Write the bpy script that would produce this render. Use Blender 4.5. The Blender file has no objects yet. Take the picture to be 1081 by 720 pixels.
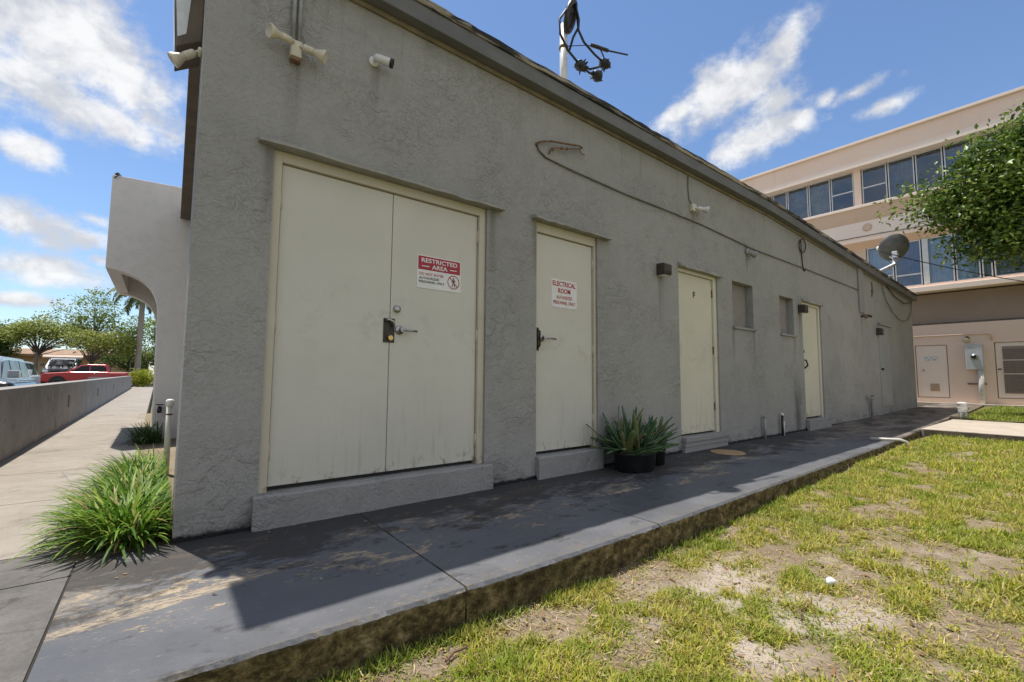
import bpy, bmesh, math, random
import numpy as np
from mathutils import Vector, Matrix
random.seed(7); rng = np.random.default_rng(11)
S = bpy.context.scene
COL = S.collection
R = math.radians

# ---------------------------------------------------------------- helpers
class MB:
    """collects shapes, then links them as ONE mesh object"""
    def __init__(s): s.v=[]; s.f=[]; s.m=[]; s.sm=[]
    def add(s, vs, fs, mi=0, smooth=False):
        o=len(s.v); s.v+= [tuple(v) for v in vs]
        for f in fs: s.f.append(tuple(o+i for i in f)); s.m.append(mi); s.sm.append(smooth)
        return s
    def box(s,x0,x1,y0,y1,z0,z1,mi=0):
        vs=[(x,y,z) for x in (x0,x1) for y in (y0,y1) for z in (z0,z1)]
        return s.add(vs,[(0,1,3,2),(4,6,7,5),(0,4,5,1),(2,3,7,6),(0,2,6,4),(1,5,7,3)],mi)
    def prism(s,poly,axis,a,b,mi=0,smooth=False):
        """poly: 2D outline in the two other axes, extruded from a to b along axis"""
        def P(p,t):
            if axis==0: return (t,p[0],p[1])
            if axis==1: return (p[0],t,p[1])
            return (p[0],p[1],t)
        n=len(poly); vs=[P(p,a) for p in poly]+[P(p,b) for p in poly]
        fs=[tuple(range(n)),tuple(range(2*n-1,n-1,-1))]
        o=len(s.v); s.add(vs,fs,mi)
        for i in range(n):
            j=(i+1)%n; s.f.append((o+i,o+n+i,o+n+j,o+j)); s.m.append(mi); s.sm.append(smooth)
        return s
    def tube(s,pts,r,n=8,mi=0,caps=True,r_end=None):
        pts=[Vector(p) for p in pts]; o=len(s.v); up=Vector((0.13,0.31,0.94)).normalized(); N=len(pts)
        for i,p in enumerate(pts):
            t=(pts[min(i+1,N-1)]-pts[max(i-1,0)]).normalized()
            a=t.cross(up)
            if a.length<.15: a=t.cross(Vector((1,0,0)))
            a.normalize(); b=t.cross(a)
            rr=r if r_end is None else r+(r_end-r)*i/(N-1)
            if isinstance(r,(list,tuple)): rr=r[i]
            for k in range(n):
                an=2*math.pi*k/n; s.v.append(tuple(p+(a*math.cos(an)+b*math.sin(an))*rr))
        for i in range(N-1):
            for k in range(n):
                k2=(k+1)%n; s.f.append((o+i*n+k,o+i*n+k2,o+(i+1)*n+k2,o+(i+1)*n+k)); s.m.append(mi); s.sm.append(True)
        if caps:
            s.f.append(tuple(o+k for k in range(n))[::-1]); s.m.append(mi); s.sm.append(False)
            s.f.append(tuple(o+(N-1)*n+k for k in range(n))); s.m.append(mi); s.sm.append(False)
        return s
    def lathe(s,prof,c,axis=(0,0,1),n=20,mi=0):
        """prof: (radius, height) along axis from c"""
        ax=Vector(axis).normalized(); a=ax.orthogonal().normalized(); b=ax.cross(a); c=Vector(c); o=len(s.v)
        for r,h in prof:
            for k in range(n):
                an=2*math.pi*k/n; s.v.append(tuple(c+ax*h+(a*math.cos(an)+b*math.sin(an))*r))
        for i in range(len(prof)-1):
            for k in range(n):
                k2=(k+1)%n; s.f.append((o+i*n+k,o+i*n+k2,o+(i+1)*n+k2,o+(i+1)*n+k)); s.m.append(mi); s.sm.append(True)
        for i,rev in ((0,True),(len(prof)-1,False)):
            f=tuple(o+i*n+k for k in range(n)); s.f.append(f[::-1] if rev else f); s.m.append(mi); s.sm.append(False)
        return s
    def ball(s,c,r,mi=0,seg=12,rng_=None,amp=0.,sc=(1,1,1)):
        o=len(s.v); rings=seg//2
        for i in range(rings+1):
            th=math.pi*i/rings
            for k in range(seg):
                ph=2*math.pi*k/seg; q=1+(random.uniform(-amp,amp) if amp else 0)
                s.v.append((c[0]+sc[0]*r*q*math.sin(th)*math.cos(ph),c[1]+sc[1]*r*q*math.sin(th)*math.sin(ph),c[2]+sc[2]*r*q*math.cos(th)))
        for i in range(rings):
            for k in range(seg):
                k2=(k+1)%seg; s.f.append((o+i*seg+k,o+(i+1)*seg+k,o+(i+1)*seg+k2,o+i*seg+k2)); s.m.append(mi); s.sm.append(True)
        return s
    def build(s,name,mats,parent=None,bevel=0,seg=2):
        me=bpy.data.meshes.new(name); me.from_pydata(s.v,[],s.f); me.update()
        mats=mats if isinstance(mats,(list,tuple)) else [mats]
        for m in mats: me.materials.append(m)
        me.polygons.foreach_set('material_index',s.m); me.polygons.foreach_set('use_smooth',s.sm)
        bm=bmesh.new(); bm.from_mesh(me); bmesh.ops.recalc_face_normals(bm,faces=bm.faces); bm.to_mesh(me); bm.free()
        return link(name,me,parent,bevel,seg)
def link(name,me,parent=None,bevel=0,seg=2):
    o=bpy.data.objects.new(name,me); COL.objects.link(o)
    if parent is not None:
        o.parent=parent; 
        l=parent
        off=Vector((0,0,0))
        while l is not None: off+=l.location; l=l.parent
        if off.length>0: me.transform(Matrix.Translation(-off))
    if bevel:
        b=o.modifiers.new('bevel','BEVEL'); b.width=bevel; b.segments=seg; b.limit_method='ANGLE'; b.angle_limit=R(40)
    return o
def tag(o,label=None,cat=None,group=None,kind=None):
    if label: o['label']=label
    if cat: o['category']=cat
    if group: o['group']=group
    if kind: o['kind']=kind
    return o
def empty(name,loc,label,cat,group=None):
    o=bpy.data.objects.new(name,None); o.location=loc; o.empty_display_size=.1; COL.objects.link(o)
    return tag(o,label,cat,group)
def np_mesh(name,V,F,mats,smooth=False,attr=None):
    """V (n,3) array, F (m,k) array of equal-size faces"""
    me=bpy.data.meshes.new(name); V=np.asarray(V,np.float32); F=np.asarray(F,np.int32); k=F.shape[1]
    me.vertices.add(len(V)); me.vertices.foreach_set('co',V.ravel())
    me.loops.add(F.size); me.loops.foreach_set('vertex_index',F.ravel())
    me.polygons.add(len(F)); me.polygons.foreach_set('loop_start',np.arange(0,F.size,k,dtype=np.int32))
    me.polygons.foreach_set('loop_total',np.full(len(F),k,np.int32))
    if smooth: me.polygons.foreach_set('use_smooth',np.ones(len(F),bool))
    for m in (mats if isinstance(mats,(list,tuple)) else [mats]): me.materials.append(m)
    if attr:
        for nm,val in attr.items():
            a=me.attributes.new(nm,'FLOAT','POINT'); a.data.foreach_set('value',np.asarray(val,np.float32).ravel())
    me.update(); me.validate(); return me
# ---------------------------------------------------------------- numpy noise
_perm=np.random.default_rng(3).random((256,256))
def vnoise(x,y):
    xi=np.floor(x).astype(int); yi=np.floor(y).astype(int); fx=x-xi; fy=y-yi
    fx=fx*fx*(3-2*fx); fy=fy*fy*(3-2*fy); P=lambda a,b:_perm[a&255,b&255]
    return (P(xi,yi)*(1-fx)+P(xi+1,yi)*fx)*(1-fy)+(P(xi,yi+1)*(1-fx)+P(xi+1,yi+1)*fx)*fy
def fbm(x,y,o=4):
    t=0;a=.5;s=0
    for i in range(o): t=t+a*vnoise(x*2**i+17.3*i,y*2**i+9.1*i); s+=a; a*=.55
    return t/s
# ---------------------------------------------------------------- material helpers
class NT:
    def __init__(s,name):
        s.m=bpy.data.materials.new(name); s.m.use_nodes=True; s.t=s.m.node_tree; s.n=s.t.nodes; s.l=s.t.links
        s.b=s.n['Principled BSDF']; s.out=s.n['Material Output']; s._co=None
    def node(s,t,**k):
        n=s.n.new(t)
        for a,b in k.items(): setattr(n,a,b)
        return n
    def set(s,inp,v):
        if hasattr(v,'links') or hasattr(v,'is_linked'): s.l.new(v,inp)
        else: inp.default_value=v
    def co(s):
        if s._co is None: s._co=s.node('ShaderNodeTexCoord').outputs['Object']
        return s._co
    def pos(s): return s.node('ShaderNodeNewGeometry').outputs['Position']
    def map(s,vec=None,scale=(1,1,1),loc=(0,0,0)):
        m=s.node('ShaderNodeMapping'); s.l.new(vec or s.co(),m.inputs['Vector']); m.inputs['Scale'].default_value=scale; m.inputs['Location'].default_value=loc
        return m.outputs['Vector']
    def noise(s,scale=5,detail=5,rough=.55,dist=0,vec=None):
        n=s.node('ShaderNodeTexNoise'); s.l.new(vec or s.co(),n.inputs['Vector'])
        n.inputs['Scale'].default_value=scale; n.inputs['Detail'].default_value=detail; n.inputs['Roughness'].default_value=rough; n.inputs['Distortion'].default_value=dist
        return n.outputs['Fac']
    def voro(s,scale=5,feature='F1',vec=None,rand=1):
        n=s.node('ShaderNodeTexVoronoi',feature=feature); s.l.new(vec or s.co(),n.inputs['Vector']); n.inputs['Scale'].default_value=scale; n.inputs['Randomness'].default_value=rand
        return n.outputs['Distance']
    def ramp(s,fac,a,b,lo=0.,hi=1.):
        n=s.node('ShaderNodeMapRange'); n.interpolation_type='SMOOTHSTEP'; s.set(n.inputs['Value'],fac)
        n.inputs['From Min'].default_value=a; n.inputs['From Max'].default_value=b; n.inputs['To Min'].default_value=lo; n.inputs['To Max'].default_value=hi
        return n.outputs['Result']
    def math(s,op,a,b=None,c=None):
        n=s.node('ShaderNodeMath',operation=op); s.set(n.inputs[0],a)
        if b is not None: s.set(n.inputs[1],b)
        if c is not None: s.set(n.inputs[2],c)
        return n.outputs[0]
    def mul(s,a,b): return s.math('MULTIPLY',a,b)
    def mix(s,fac,a,b,mode='MIX'):
        n=s.node('ShaderNodeMix',data_type='RGBA',blend_type=mode); s.set(n.inputs[0],fac)
        s.set(n.inputs[6],a if not isinstance(a,tuple) else (*a,1)[:4]); s.set(n.inputs[7],b if not isinstance(b,tuple) else (*b,1)[:4])
        return n.outputs[2]
    def cr(s,fac,stops):
        n=s.node('ShaderNodeValToRGB'); s.set(n.inputs[0],fac); e=n.color_ramp.elements
        while len(e)<len(stops): e.new(.5)
        for q,(p,c) in zip(e,stops): q.position=p; q.color=(*c,1)
        return n.outputs[0]
    def bump(s,h,strength=.5,dist=.01,prev=None):
        n=s.node('ShaderNodeBump'); n.inputs['Strength'].default_value=strength; n.inputs['Distance'].default_value=dist; s.set(n.inputs['Height'],h)
        if prev is not None: s.l.new(prev,n.inputs['Normal'])
        return n.outputs[0]
    def sep(s,vec=None):
        n=s.node('ShaderNodeSeparateXYZ'); s.l.new(vec or s.co(),n.inputs[0]); return n.outputs
    def attr(s,name):
        return s.node('ShaderNodeAttribute',attribute_name=name).outputs['Fac']
    def fin(s,col=None,rough=None,normal=None,metal=None,spec=None):
        if col is not None: s.set(s.b.inputs['Base Color'],(*col,1)[:4] if isinstance(col,tuple) else col)
        if rough is not None: s.set(s.b.inputs['Roughness'],rough)
        if normal is not None: s.l.new(normal,s.b.inputs['Normal'])
        if metal is not None: s.b.inputs['Metallic'].default_value=metal
        if spec is not None: s.b.inputs['Specular IOR Level'].default_value=spec
        return s.m
def simple(name,col,rough=.5,metal=0,var=.12,scale=12,bump=0,spec=.5):
    t=NT(name); n=t.noise(scale,5,.6)
    c=t.mix(t.ramp(n,.3,.7),tuple(x*(1-var) for x in col),tuple(min(1,x*(1+var)) for x in col))
    nb=t.bump(t.noise(scale*6,4),.3,bump) if bump else None
    return t.fin(c,t.ramp(n,.2,.8,max(.05,rough-.08),min(1,rough+.08)),nb,metal,spec)

M={}
def stucco(name,base,warm,stain=True,rel=1.):
    t=NT(name); P=t.pos(); px,py,pz=t.sep(P)
    big=t.noise(.7,4,.6,vec=P); mid=t.noise(5,5,.6,.4,vec=P)
    # trowelled relief: plateaus with soft-cut edges at three sizes, over a lumpy base
    k1=t.ramp(t.noise(6.5,3,.5,1.6,vec=P),.47,.545); k2=t.ramp(t.noise(13,3,.55,2.0,vec=t.map(P,(1,1,1.15),(4,2,9))),.50,.57); k3=t.ramp(t.noise(27,3,.6,1.2,vec=t.map(P,loc=(1,8,3))),.5,.6)
    gate=t.ramp(t.noise(1.7,3,vec=t.map(P,loc=(6,1,2))),.40,.66,.12,1)
    h=t.math('ADD',t.mul(t.mul(k1,gate),.9),t.math('ADD',t.mul(t.mul(k2,gate),.55),t.mul(k3,.22)))
    h=t.math('ADD',h,t.math('ADD',t.mul(t.noise(2.2,5,.6,.6,vec=P),1.2),t.mul(t.noise(60,4,.65,vec=P),.30)))
    nb=t.bump(h,.68*rel,.0135)
    c=t.mix(t.ramp(big,.3,.7),base,warm)
    c=t.mix(t.ramp(mid,.35,.75,0,.4),c,tuple(x*.80 for x in base)); c=t.mix(t.ramp(t.noise(.45,2,.4,vec=t.map(P,loc=(9,2,4))),.50,.53,0,.28),c,tuple(x*1.14 for x in base))
    c=t.mix(t.ramp(t.noise(30,4,.7,vec=P),.5,.8,0,.22),c,tuple(x*.65 for x in base))
    if stain:
        # runs of dirt below the coping and splash-back mildew along the foot
        run=t.noise(1,5,.65,vec=t.map(P,(9,9,.55)))
        up=t.mul(t.ramp(pz,2.9,3.8),t.ramp(run,.5,.78,0,.45))
        c=t.mix(up,c,(.13,.115,.085))
        lo=t.mul(t.ramp(pz,.32,.0),t.ramp(t.noise(3.5,6,.7,vec=t.map(P,(1,1,2.2))),.42,.7,0,.75))
        c=t.mix(lo,c,(.10,.095,.085))
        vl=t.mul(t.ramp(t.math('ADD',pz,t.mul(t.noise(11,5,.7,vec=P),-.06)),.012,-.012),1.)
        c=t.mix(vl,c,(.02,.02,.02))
        # drip marks under the fittings
        for fx,ft,fw,fl_ in ((.62,3.08,.07,.9),(1.18,3.30,.05,.5),(4.9,2.21,.11,.8),(5.68,3.22,.06,.5),(7.26,2.9,.05,.5),(13.15,2.42,.10,.9),(9.36,2.15,.12,1.2),(2.30,2.44,.06,.9),(.50,2.44,.05,.8),(2.80,2.46,.05,.7),(7.42,1.72,.06,.8),(6.75,1.72,.06,.7),(9.04,1.72,.06,.7)):
            q=t.math('ABSOLUTE',t.math('SUBTRACT',px,fx)); q=t.mul(t.ramp(q,fw,fw*.2),t.mul(t.ramp(pz,ft-fl_,ft-.05),t.ramp(pz,ft+.02,ft-.02)))
            c=t.mix(t.mul(q,t.ramp(run,.35,.65,.12,.55)),c,(.12,.105,.08))
        # black leak streak left of the fourth door
        sx=t.math('ABSOLUTE',t.math('SUBTRACT',px,9.08)); sx=t.math('ADD',sx,t.mul(t.math('SUBTRACT',t.noise(6,4,vec=P),.5),.35))
        st=t.mul(t.ramp(sx,.26,.02),t.ramp(pz,1.2,.25)); c=t.mix(t.mul(st,t.ramp(run,.35,.65,.25,.9)),c,(.035,.03,.028))
    return t.fin(c,.88,nb,spec=.25)
M['stucco']=stucco('grey_stucco',(.325,.313,.290),(.362,.346,.316))
M['stucco_white']=stucco('pale_stucco',(.70,.665,.62),(.74,.70,.65),False,.35)
M['sill_grey']=stucco('grey_step_paint',(.29,.282,.265),(.33,.32,.30),False,1.)
def fascia_mat():
    t=NT('fascia_paint'); P=t.pos(); n=t.noise(1,6,.65,vec=t.map(P,(2.5,6,6)))
    c=t.mix(t.ramp(n,.35,.7),(.125,.122,.118),(.165,.16,.153)); c=t.mix(t.ramp(t.noise(14,4,vec=P),.6,.8,0,.5),c,(.12,.11,.10))
    return t.fin(c,.7,t.bump(t.noise(40,4,vec=P),.3,.004))
M['fascia']=fascia_mat()
def coping_mat():
    t=NT('weathered_coping'); P=t.pos(); n=t.noise(1,6,.7,.5,vec=t.map(P,(1.1,9,14))); n2=t.noise(1.1,3,vec=P)
    c=t.mix(t.ramp(n,.40,.54),(.36,.31,.23),(.022,.020,.017)); c=t.mix(t.ramp(n2,.60,.66,0,.8),c,(.36,.33,.28))
    return t.fin(c,.85,t.bump(n,.4,.01))
M['coping']=coping_mat()
M['trim_yellow']=simple('faded_trim',(.20,.165,.10),.7,var=.25,scale=6)
def door_mat(name,col,dirt=.6):
    t=NT(name); P=t.pos(); px,py,pz=t.sep(P)
    n=t.noise(1.3,4,vec=P); c=t.mix(t.ramp(n,.3,.7),col,tuple(x*.93 for x in col))
    run=t.noise(1,6,.7,vec=t.map(P,(26,26,1.6)))
    low=t.mul(t.ramp(pz,1.1,.2),t.ramp(run,.52,.74,0,dirt)); c=t.mix(low,c,(.26,.22,.17))
    spk=t.ramp(t.voro(5.5,vec=t.map(P,(1,1,.7))),.03,.012); c=t.mix(t.mul(spk,.6),c,(.12,.10,.08))
    sc=t.ramp(t.noise(1,4,.8,1.2,vec=t.map(P,(22,22,7),(5,0,2))),.70,.74); c=t.mix(t.mul(sc,.5),c,(.16,.14,.11))
    # rust creeping up from the bottom edge, hand grime around the lock height, faint dents
    ru=t.mul(t.ramp(pz,.36,.24),t.ramp(t.noise(9,6,.75,vec=t.map(P,(1.6,1,1))),.50,.66,0,.75)); c=t.mix(ru,c,(.16,.085,.045))
    hg=t.mul(t.mul(t.ramp(pz,.95,1.25),t.ramp(pz,1.75,1.4)),t.ramp(t.noise(4,6,.7,.5,vec=t.map(P,loc=(2,0,3))),.5,.72,0,.28)); c=t.mix(hg,c,(.24,.20,.15))
    sm=t.ramp(t.noise(2.2,6,.7,1.,vec=t.map(P,(1,1,.7),(8,0,1))),.55,.75,0,.16); c=t.mix(sm,c,(.35,.30,.23))
    dents=t.math('ADD',t.mul(t.noise(3.2,2,.4,vec=P),1.2),t.mul(t.noise(45,3,vec=P),.06))
    return t.fin(c,t.ramp(n,.2,.8,.38,.55),t.bump(dents,.35,.010),spec=.35)
M['door']=door_mat('cream_door_paint',(.62,.588,.50),.38)
M['frame']=door_mat('cream_frame_paint',(.56,.505,.385),.8)
M['door_yellow']=door_mat('yellowed_door_paint',(.65,.605,.475),.5)
M['door_grey']=door_mat('grey_door_paint',(.30,.31,.305),.6)
M['lintel']=simple('lintel_paint',(.30,.285,.25),.7,var=.2,scale=8,bump=.004)
M['metal']=simple('brushed_metal',(.42,.40,.37),.32,1,.2,30)
M['darkmetal']=simple('dark_bronze_metal',(.06,.05,.04),.42,.7,.3,20)
M['black']=simple('black_plastic',(.018,.018,.018),.5,0,.3,20)
M['brass']=simple('brass',(.62,.42,.14),.3,1,.15,20)
M['brown']=simple('brown_lamp_housing',(.055,.038,.028),.45,0,.3,15)
M['brown_board']=simple('brown_eave_paint',(.15,.115,.085),.7,0,.25,5,.004)
M['cream_plastic']=simple('aged_cream_plastic',(.62,.56,.42),.45,0,.14,14)
M['white_plastic']=simple('white_plastic',(.72,.70,.66),.4,0,.08,14)
M['lens']=simple('frosted_lens',(.72,.74,.74),.2,0,.1,9)
M['grey_pipe']=simple('grey_painted_pipe',(.30,.295,.285),.6,0,.2,12)
M['pvc']=simple('pvc_pipe',(.60,.57,.51),.45,0,.12,9)
M['galv']=simple('galvanised_pipe',(.52,.52,.52),.45,.5,.2,9)
M['rust']=simple('rusty_metal',(.20,.12,.07),.8,.2,.4,18)
M['cable']=simple('black_cable',(.02,.02,.02),.55,0,.3,6)
M['greycable']=simple('painted_cable',(.13,.12,.10),.7,0,.3,6)
M['signwhite']=simple('sign_white',(.74,.72,.69),.4,0,.06,8)
M['signred']=simple('sign_red',(.36,.012,.022),.4,0,.1,8)
M['signink']=simple('sign_black_ink',(.03,.03,.03),.5)
M['inkred']=simple('sign_red_ink',(.42,.05,.045),.5)
def walk_mat():
    t=NT('painted_walkway'); P=t.pos(); px,py,pz=t.sep(P)
    n=t.noise(1.1,6,.65,vec=P); paint=t.mix(t.ramp(n,.3,.7),(.088,.092,.102),(.138,.142,.154))
    tan=t.mix(t.noise(30,4,vec=P),(.42,.33,.22),(.30,.25,.19))
    # paint worn through to tan concrete, in scuffs that run along the walk
    w=t.noise(1,9,.74,.5,vec=t.map(P,(1.6,4.4,1),(2.3,.4,0)))
    w2=t.noise(13,8,.8,.3,vec=t.map(P,(.6,1.5,1)))
    yl=t.mul(t.ramp(py,-1.25,-.75),t.ramp(py,.05,-.25))
    worn=t.ramp(t.math('ADD',t.mul(w,.55),t.math('ADD',t.mul(w2,.42),t.mul(yl,.09))),.602,.622)
    # long scuff near the corner and the bare left end
    dx=t.mul(t.math('SUBTRACT',px,.12),1.5); dy=t.mul(t.math('SUBTRACT',t.math('ADD',py,t.mul(px,-.18)),-.80),15)
    d=t.math('SQRT',t.math('ADD',t.mul(dx,dx),t.mul(dy,dy)))
    worn=t.math('MAXIMUM',worn,t.mul(t.mul(t.ramp(t.math('ADD',d,t.mul(t.math('SUBTRACT',w2,.5),2.6)),.85,.55),t.ramp(t.noise(38,6,.8,vec=t.map(P,(.45,1.6,1))),.40,.52)),.92))
    fl=t.ramp(t.math('ADD',px,t.mul(t.math('SUBTRACT',w,.5),1.1)),.12,-.42)
    worn=t.math('MAXIMUM',worn,t.mul(t.mul(fl,t.ramp(py,-.95,-.6)),t.ramp(w2,.40,.56)))
    sp=t.ramp(t.noise(42,6,.8,vec=t.map(P,(.6,1.3,1))),.56,.66); c=t.mix(t.mul(sp,t.math('MAXIMUM',t.ramp(w,.44,.6),t.mul(t.ramp(py,-.75,-.25),t.ramp(w2,.42,.55)))),paint,tan); c=t.mix(worn,c,tan)
    # black mildew
    md=t.noise(1,9,.76,.4,vec=t.map(P,(2.2,3.6,1),(7,2,0)))
    near=t.ramp(py,-1.0,-.1); mdm=t.mul(t.ramp(t.math('ADD',t.mul(md,.75),t.math('ADD',t.mul(w2,.25),t.mul(near,.17))),.535,.63),.88)
    c=t.mix(mdm,c,(.040,.036,.034))
    far=t.ramp(px,8.2,10.5); cf=t.mix(t.ramp(t.noise(1.2,7,.7,vec=t.map(P,(.8,2.5,1))),.38,.62),(.060,.055,.050),(.23,.19,.155))
    c=t.mix(far,c,cf)
    edge=t.mul(t.ramp(t.math('ABSOLUTE',t.math('ADD',py,1.40)),.06,.0),t.ramp(t.noise(22,5,.7,vec=P),.45,.62)); c=t.mix(t.mul(edge,.8),c,(.16,.135,.10))
    gr=t.noise(150,4,.8,vec=P); c=t.mix(t.ramp(gr,.55,.75,0,.30),c,(.30,.27,.23)); c=t.mix(t.ramp(gr,.42,.28,0,.45),c,(.05,.048,.046))
    cs=t.ramp(t.voro(19,vec=t.map(P,(.7,1.2,1))),.055,.030); c=t.mix(t.mul(cs,t.ramp(t.noise(2.2,4,vec=P),.42,.6)),c,(.34,.29,.22))
    h=t.math('ADD',t.mul(t.noise(60,6,.8,vec=P),.7),t.math('ADD',t.mul(worn,-.5),t.mul(cs,-.5)))
    return t.fin(c,t.math('ADD',t.ramp(n,.3,.7,.42,.58),t.mul(t.math('MAXIMUM',worn,mdm),.3)),t.bump(h,.6,.005),spec=.4)
M['walk']=walk_mat()
def moss_mat():
    t=NT('mossy_slab_edge'); P=t.pos(); px,py,pz=t.sep(P)
    n=t.noise(15,9,.78,.15,vec=t.map(P,(1,1,1.3))); n2=t.noise(2.3,5,.6,vec=P)
    c=t.cr(n,[(.32,(.02,.016,.011)),(.46,(.09,.068,.032)),(.57,(.23,.175,.08)),(.70,(.48,.41,.27))])
    c=t.mix(t.ramp(n2,.5,.72,0,.6),c,(.035,.029,.02))
    top=t.mul(t.ramp(pz,-.03,.0),t.ramp(t.noise(18,4,vec=P),.4,.65)); c=t.mix(top,c,(.34,.31,.26))
    return t.fin(c,.95,t.bump(t.noise(28,7,.75,vec=P),.9,.02),spec=.15)
M['moss']=moss_mat()
def conc(name,a,b,stain=(.10,.09,.075),amt=.6,sc=1.):
    t=NT(name); P=t.pos(); n=t.noise(1.3*sc,7,.68,vec=P); n2=t.noise(80,4,.7,vec=P)
    c=t.mix(t.ramp(n,.3,.7),a,b); c=t.mix(t.ramp(n2,.35,.75,0,.35),c,tuple(x*.6 for x in a))
    s=t.noise(2.6*sc,7,.72,.7,vec=P); c=t.mix(t.ramp(s,.52,.72,0,amt),c,stain)
    cr=t.ramp(t.voro(.9,'DISTANCE_TO_EDGE',t.map(P,(1,.8,1))),.006,.0); c=t.mix(t.mul(cr,.35),c,(.06,.05,.04))
    return t.fin(c,.9,t.bump(n2,.4,.004),spec=.25)
M['sidewalk']=conc('sidewalk_concrete',(.29,.255,.215),(.37,.33,.28))
M['path']=conc('path_concrete',(.42,.36,.29),(.52,.45,.37),amt=.35)
M['pathdirty']=conc('dirty_kerb_face',(.10,.085,.06),(.20,.165,.12),(.03,.027,.02),.8,3)
M['lowwall']=conc('weathered_wall_paint',(.27,.255,.24),(.36,.34,.32),(.09,.083,.076),.65,1.6)
M['asphalt']=conc('asphalt',(.05,.05,.05),(.075,.072,.07),(.03,.03,.03),.5)
M['gap']=simple('joint_dirt',(.028,.025,.02),.95)
def soil_mat():
    t=NT('sandy_soil'); P=t.pos(); cov=t.attr('cover'); sand=t.attr('sand')
    n=t.noise(3,7,.7,vec=P); n2=t.noise(70,5,.75,vec=P); peb=t.voro(75,vec=P)
    c=t.mix(t.ramp(n,.3,.7),(.19,.14,.09),(.31,.245,.17))
    c=t.mix(t.ramp(n2,.4,.7,0,.6),c,(.12,.09,.06))
    sc=t.mix(t.ramp(n2,.3,.7),(.46,.40,.335),(.34,.285,.23)); sc=t.mix(t.ramp(peb,.30,.12,0,.7),sc,(.60,.55,.48))
    c=t.mix(sand,c,sc)
    th=t.mix(t.ramp(t.noise(45,5,.7,vec=P),.35,.65),(.17,.15,.035),(.10,.12,.02)); c=t.mix(t.mul(cov,.9),c,th)
    h=t.math('ADD',n2,t.mul(t.ramp(peb,.4,.1),.4))
    return t.fin(c,.95,t.bump(h,.7,.012),spec=.12)
M['soil']=soil_mat()
def far_ground():
    t=NT('far_ground'); P=t.pos(); n=t.noise(.35,6,.65,vec=P)
    return t.fin(t.mix(t.ramp(n,.35,.65),(.10,.11,.035),(.20,.165,.10)),.95,spec=.1)
M['ground']=far_ground()
def island(name,stops,rough=.5,trans=.25,spec=.3,patch=None):
    t=NT(name); r=t.node('ShaderNodeNewGeometry').outputs['Random Per Island']; c=t.cr(r,stops)
    if patch:
        P=t.pos(); c=t.mix(t.ramp(t.noise(1.7,5,.7,vec=P),.50,.68,0,.5),c,patch[0]); c=t.mix(t.ramp(t.noise(2.6,5,.7,vec=t.map(P,loc=(5,3,0))),.44,.62,0,.7),c,patch[1])
    t.fin(c,rough,spec=spec)
    if trans:
        tr=t.node('ShaderNodeBsdfTranslucent'); t.l.new(c,tr.inputs['Color']); mx=t.node('ShaderNodeMixShader'); mx.inputs[0].default_value=trans
        t.l.new(t.b.outputs[0],mx.inputs[1]); t.l.new(tr.outputs[0],mx.inputs[2]); t.l.new(mx.outputs[0],t.out.inputs['Surface'])
    return t.m
M['grass']=island('grass_blades',[(0,(.16,.21,.02)),(.28,(.27,.32,.025)),(.5,(.43,.43,.035)),(.70,(.52,.45,.07)),(.86,(.58,.46,.19)),(1,(.44,.32,.16))],.6,.3,patch=((.46,.36,.13),(.21,.29,.025)))
M['grass_green']=island('greener_grass',[(0,(.13,.20,.025)),(.5,(.22,.28,.035)),(1,(.36,.35,.08))],.6,.3)
M['litter']=island('dry_litter',[(0,(.10,.055,.03)),(.4,(.24,.13,.065)),(.7,(.38,.27,.15)),(1,(.48,.40,.28))],.8,.1)
M['liriope']=island('lily_turf_leaf',[(0,(.05,.115,.014)),(.4,(.11,.22,.022)),(.72,(.20,.33,.035)),(.9,(.31,.38,.07)),(.95,(.46,.37,.17)),(1,(.33,.22,.11))],.5,.35,.25)
M['liriope_dark']=island('dark_lily_leaf',[(0,(.04,.08,.02)),(.6,(.08,.15,.035)),(1,(.2,.25,.09))],.4,.25,.5)  # darker leaf greens of the smaller clump
M['aloe']=island('aloe_leaf',[(0,(.035,.075,.03)),(.55,(.065,.13,.045)),(.88,(.14,.18,.06)),(.94,(.25,.18,.07)),(1,(.16,.10,.05))],.42,.0,.5)
M['leaf_big']=island('glossy_tree_leaf',[(0,(.035,.07,.010)),(.4,(.085,.155,.02)),(.75,(.18,.26,.035)),(1,(.34,.39,.10))],.42,.25,.4)
M['leaf_a']=island('tree_leaf',[(0,(.13,.19,.035)),(.5,(.25,.33,.06)),(1,(.40,.47,.11))],.5,.4)
M['leaf_b']=island('olive_tree_leaf',[(0,(.17,.21,.05)),(.5,(.31,.36,.08)),(1,(.46,.48,.14))],.5,.4)
M['leaf_c']=island('dark_tree_leaf',[(0,(.05,.09,.02)),(.5,(.10,.15,.035)),(1,(.17,.22,.06))],.5,.3)
M['leaf_y']=island('yellow_green_leaf',[(0,(.20,.26,.02)),(.5,(.33,.38,.03)),(1,(.45,.46,.06))],.5,.3)
M['palm']=island('palm_leaflet',[(0,(.05,.09,.02)),(.6,(.12,.18,.04)),(1,(.34,.30,.13))],.5,.2)
def bark(name,a,b):
    t=NT(name); n=t.noise(1,7,.7,vec=t.map(None,(14,14,3))); return t.fin(t.mix(n,a,b),.9,t.bump(n,.8,.02))
M['bark']=bark('bark',(.10,.08,.06),(.26,.22,.18)); M['palmbark']=bark('palm_bark',(.22,.19,.16),(.42,.38,.33))
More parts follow.
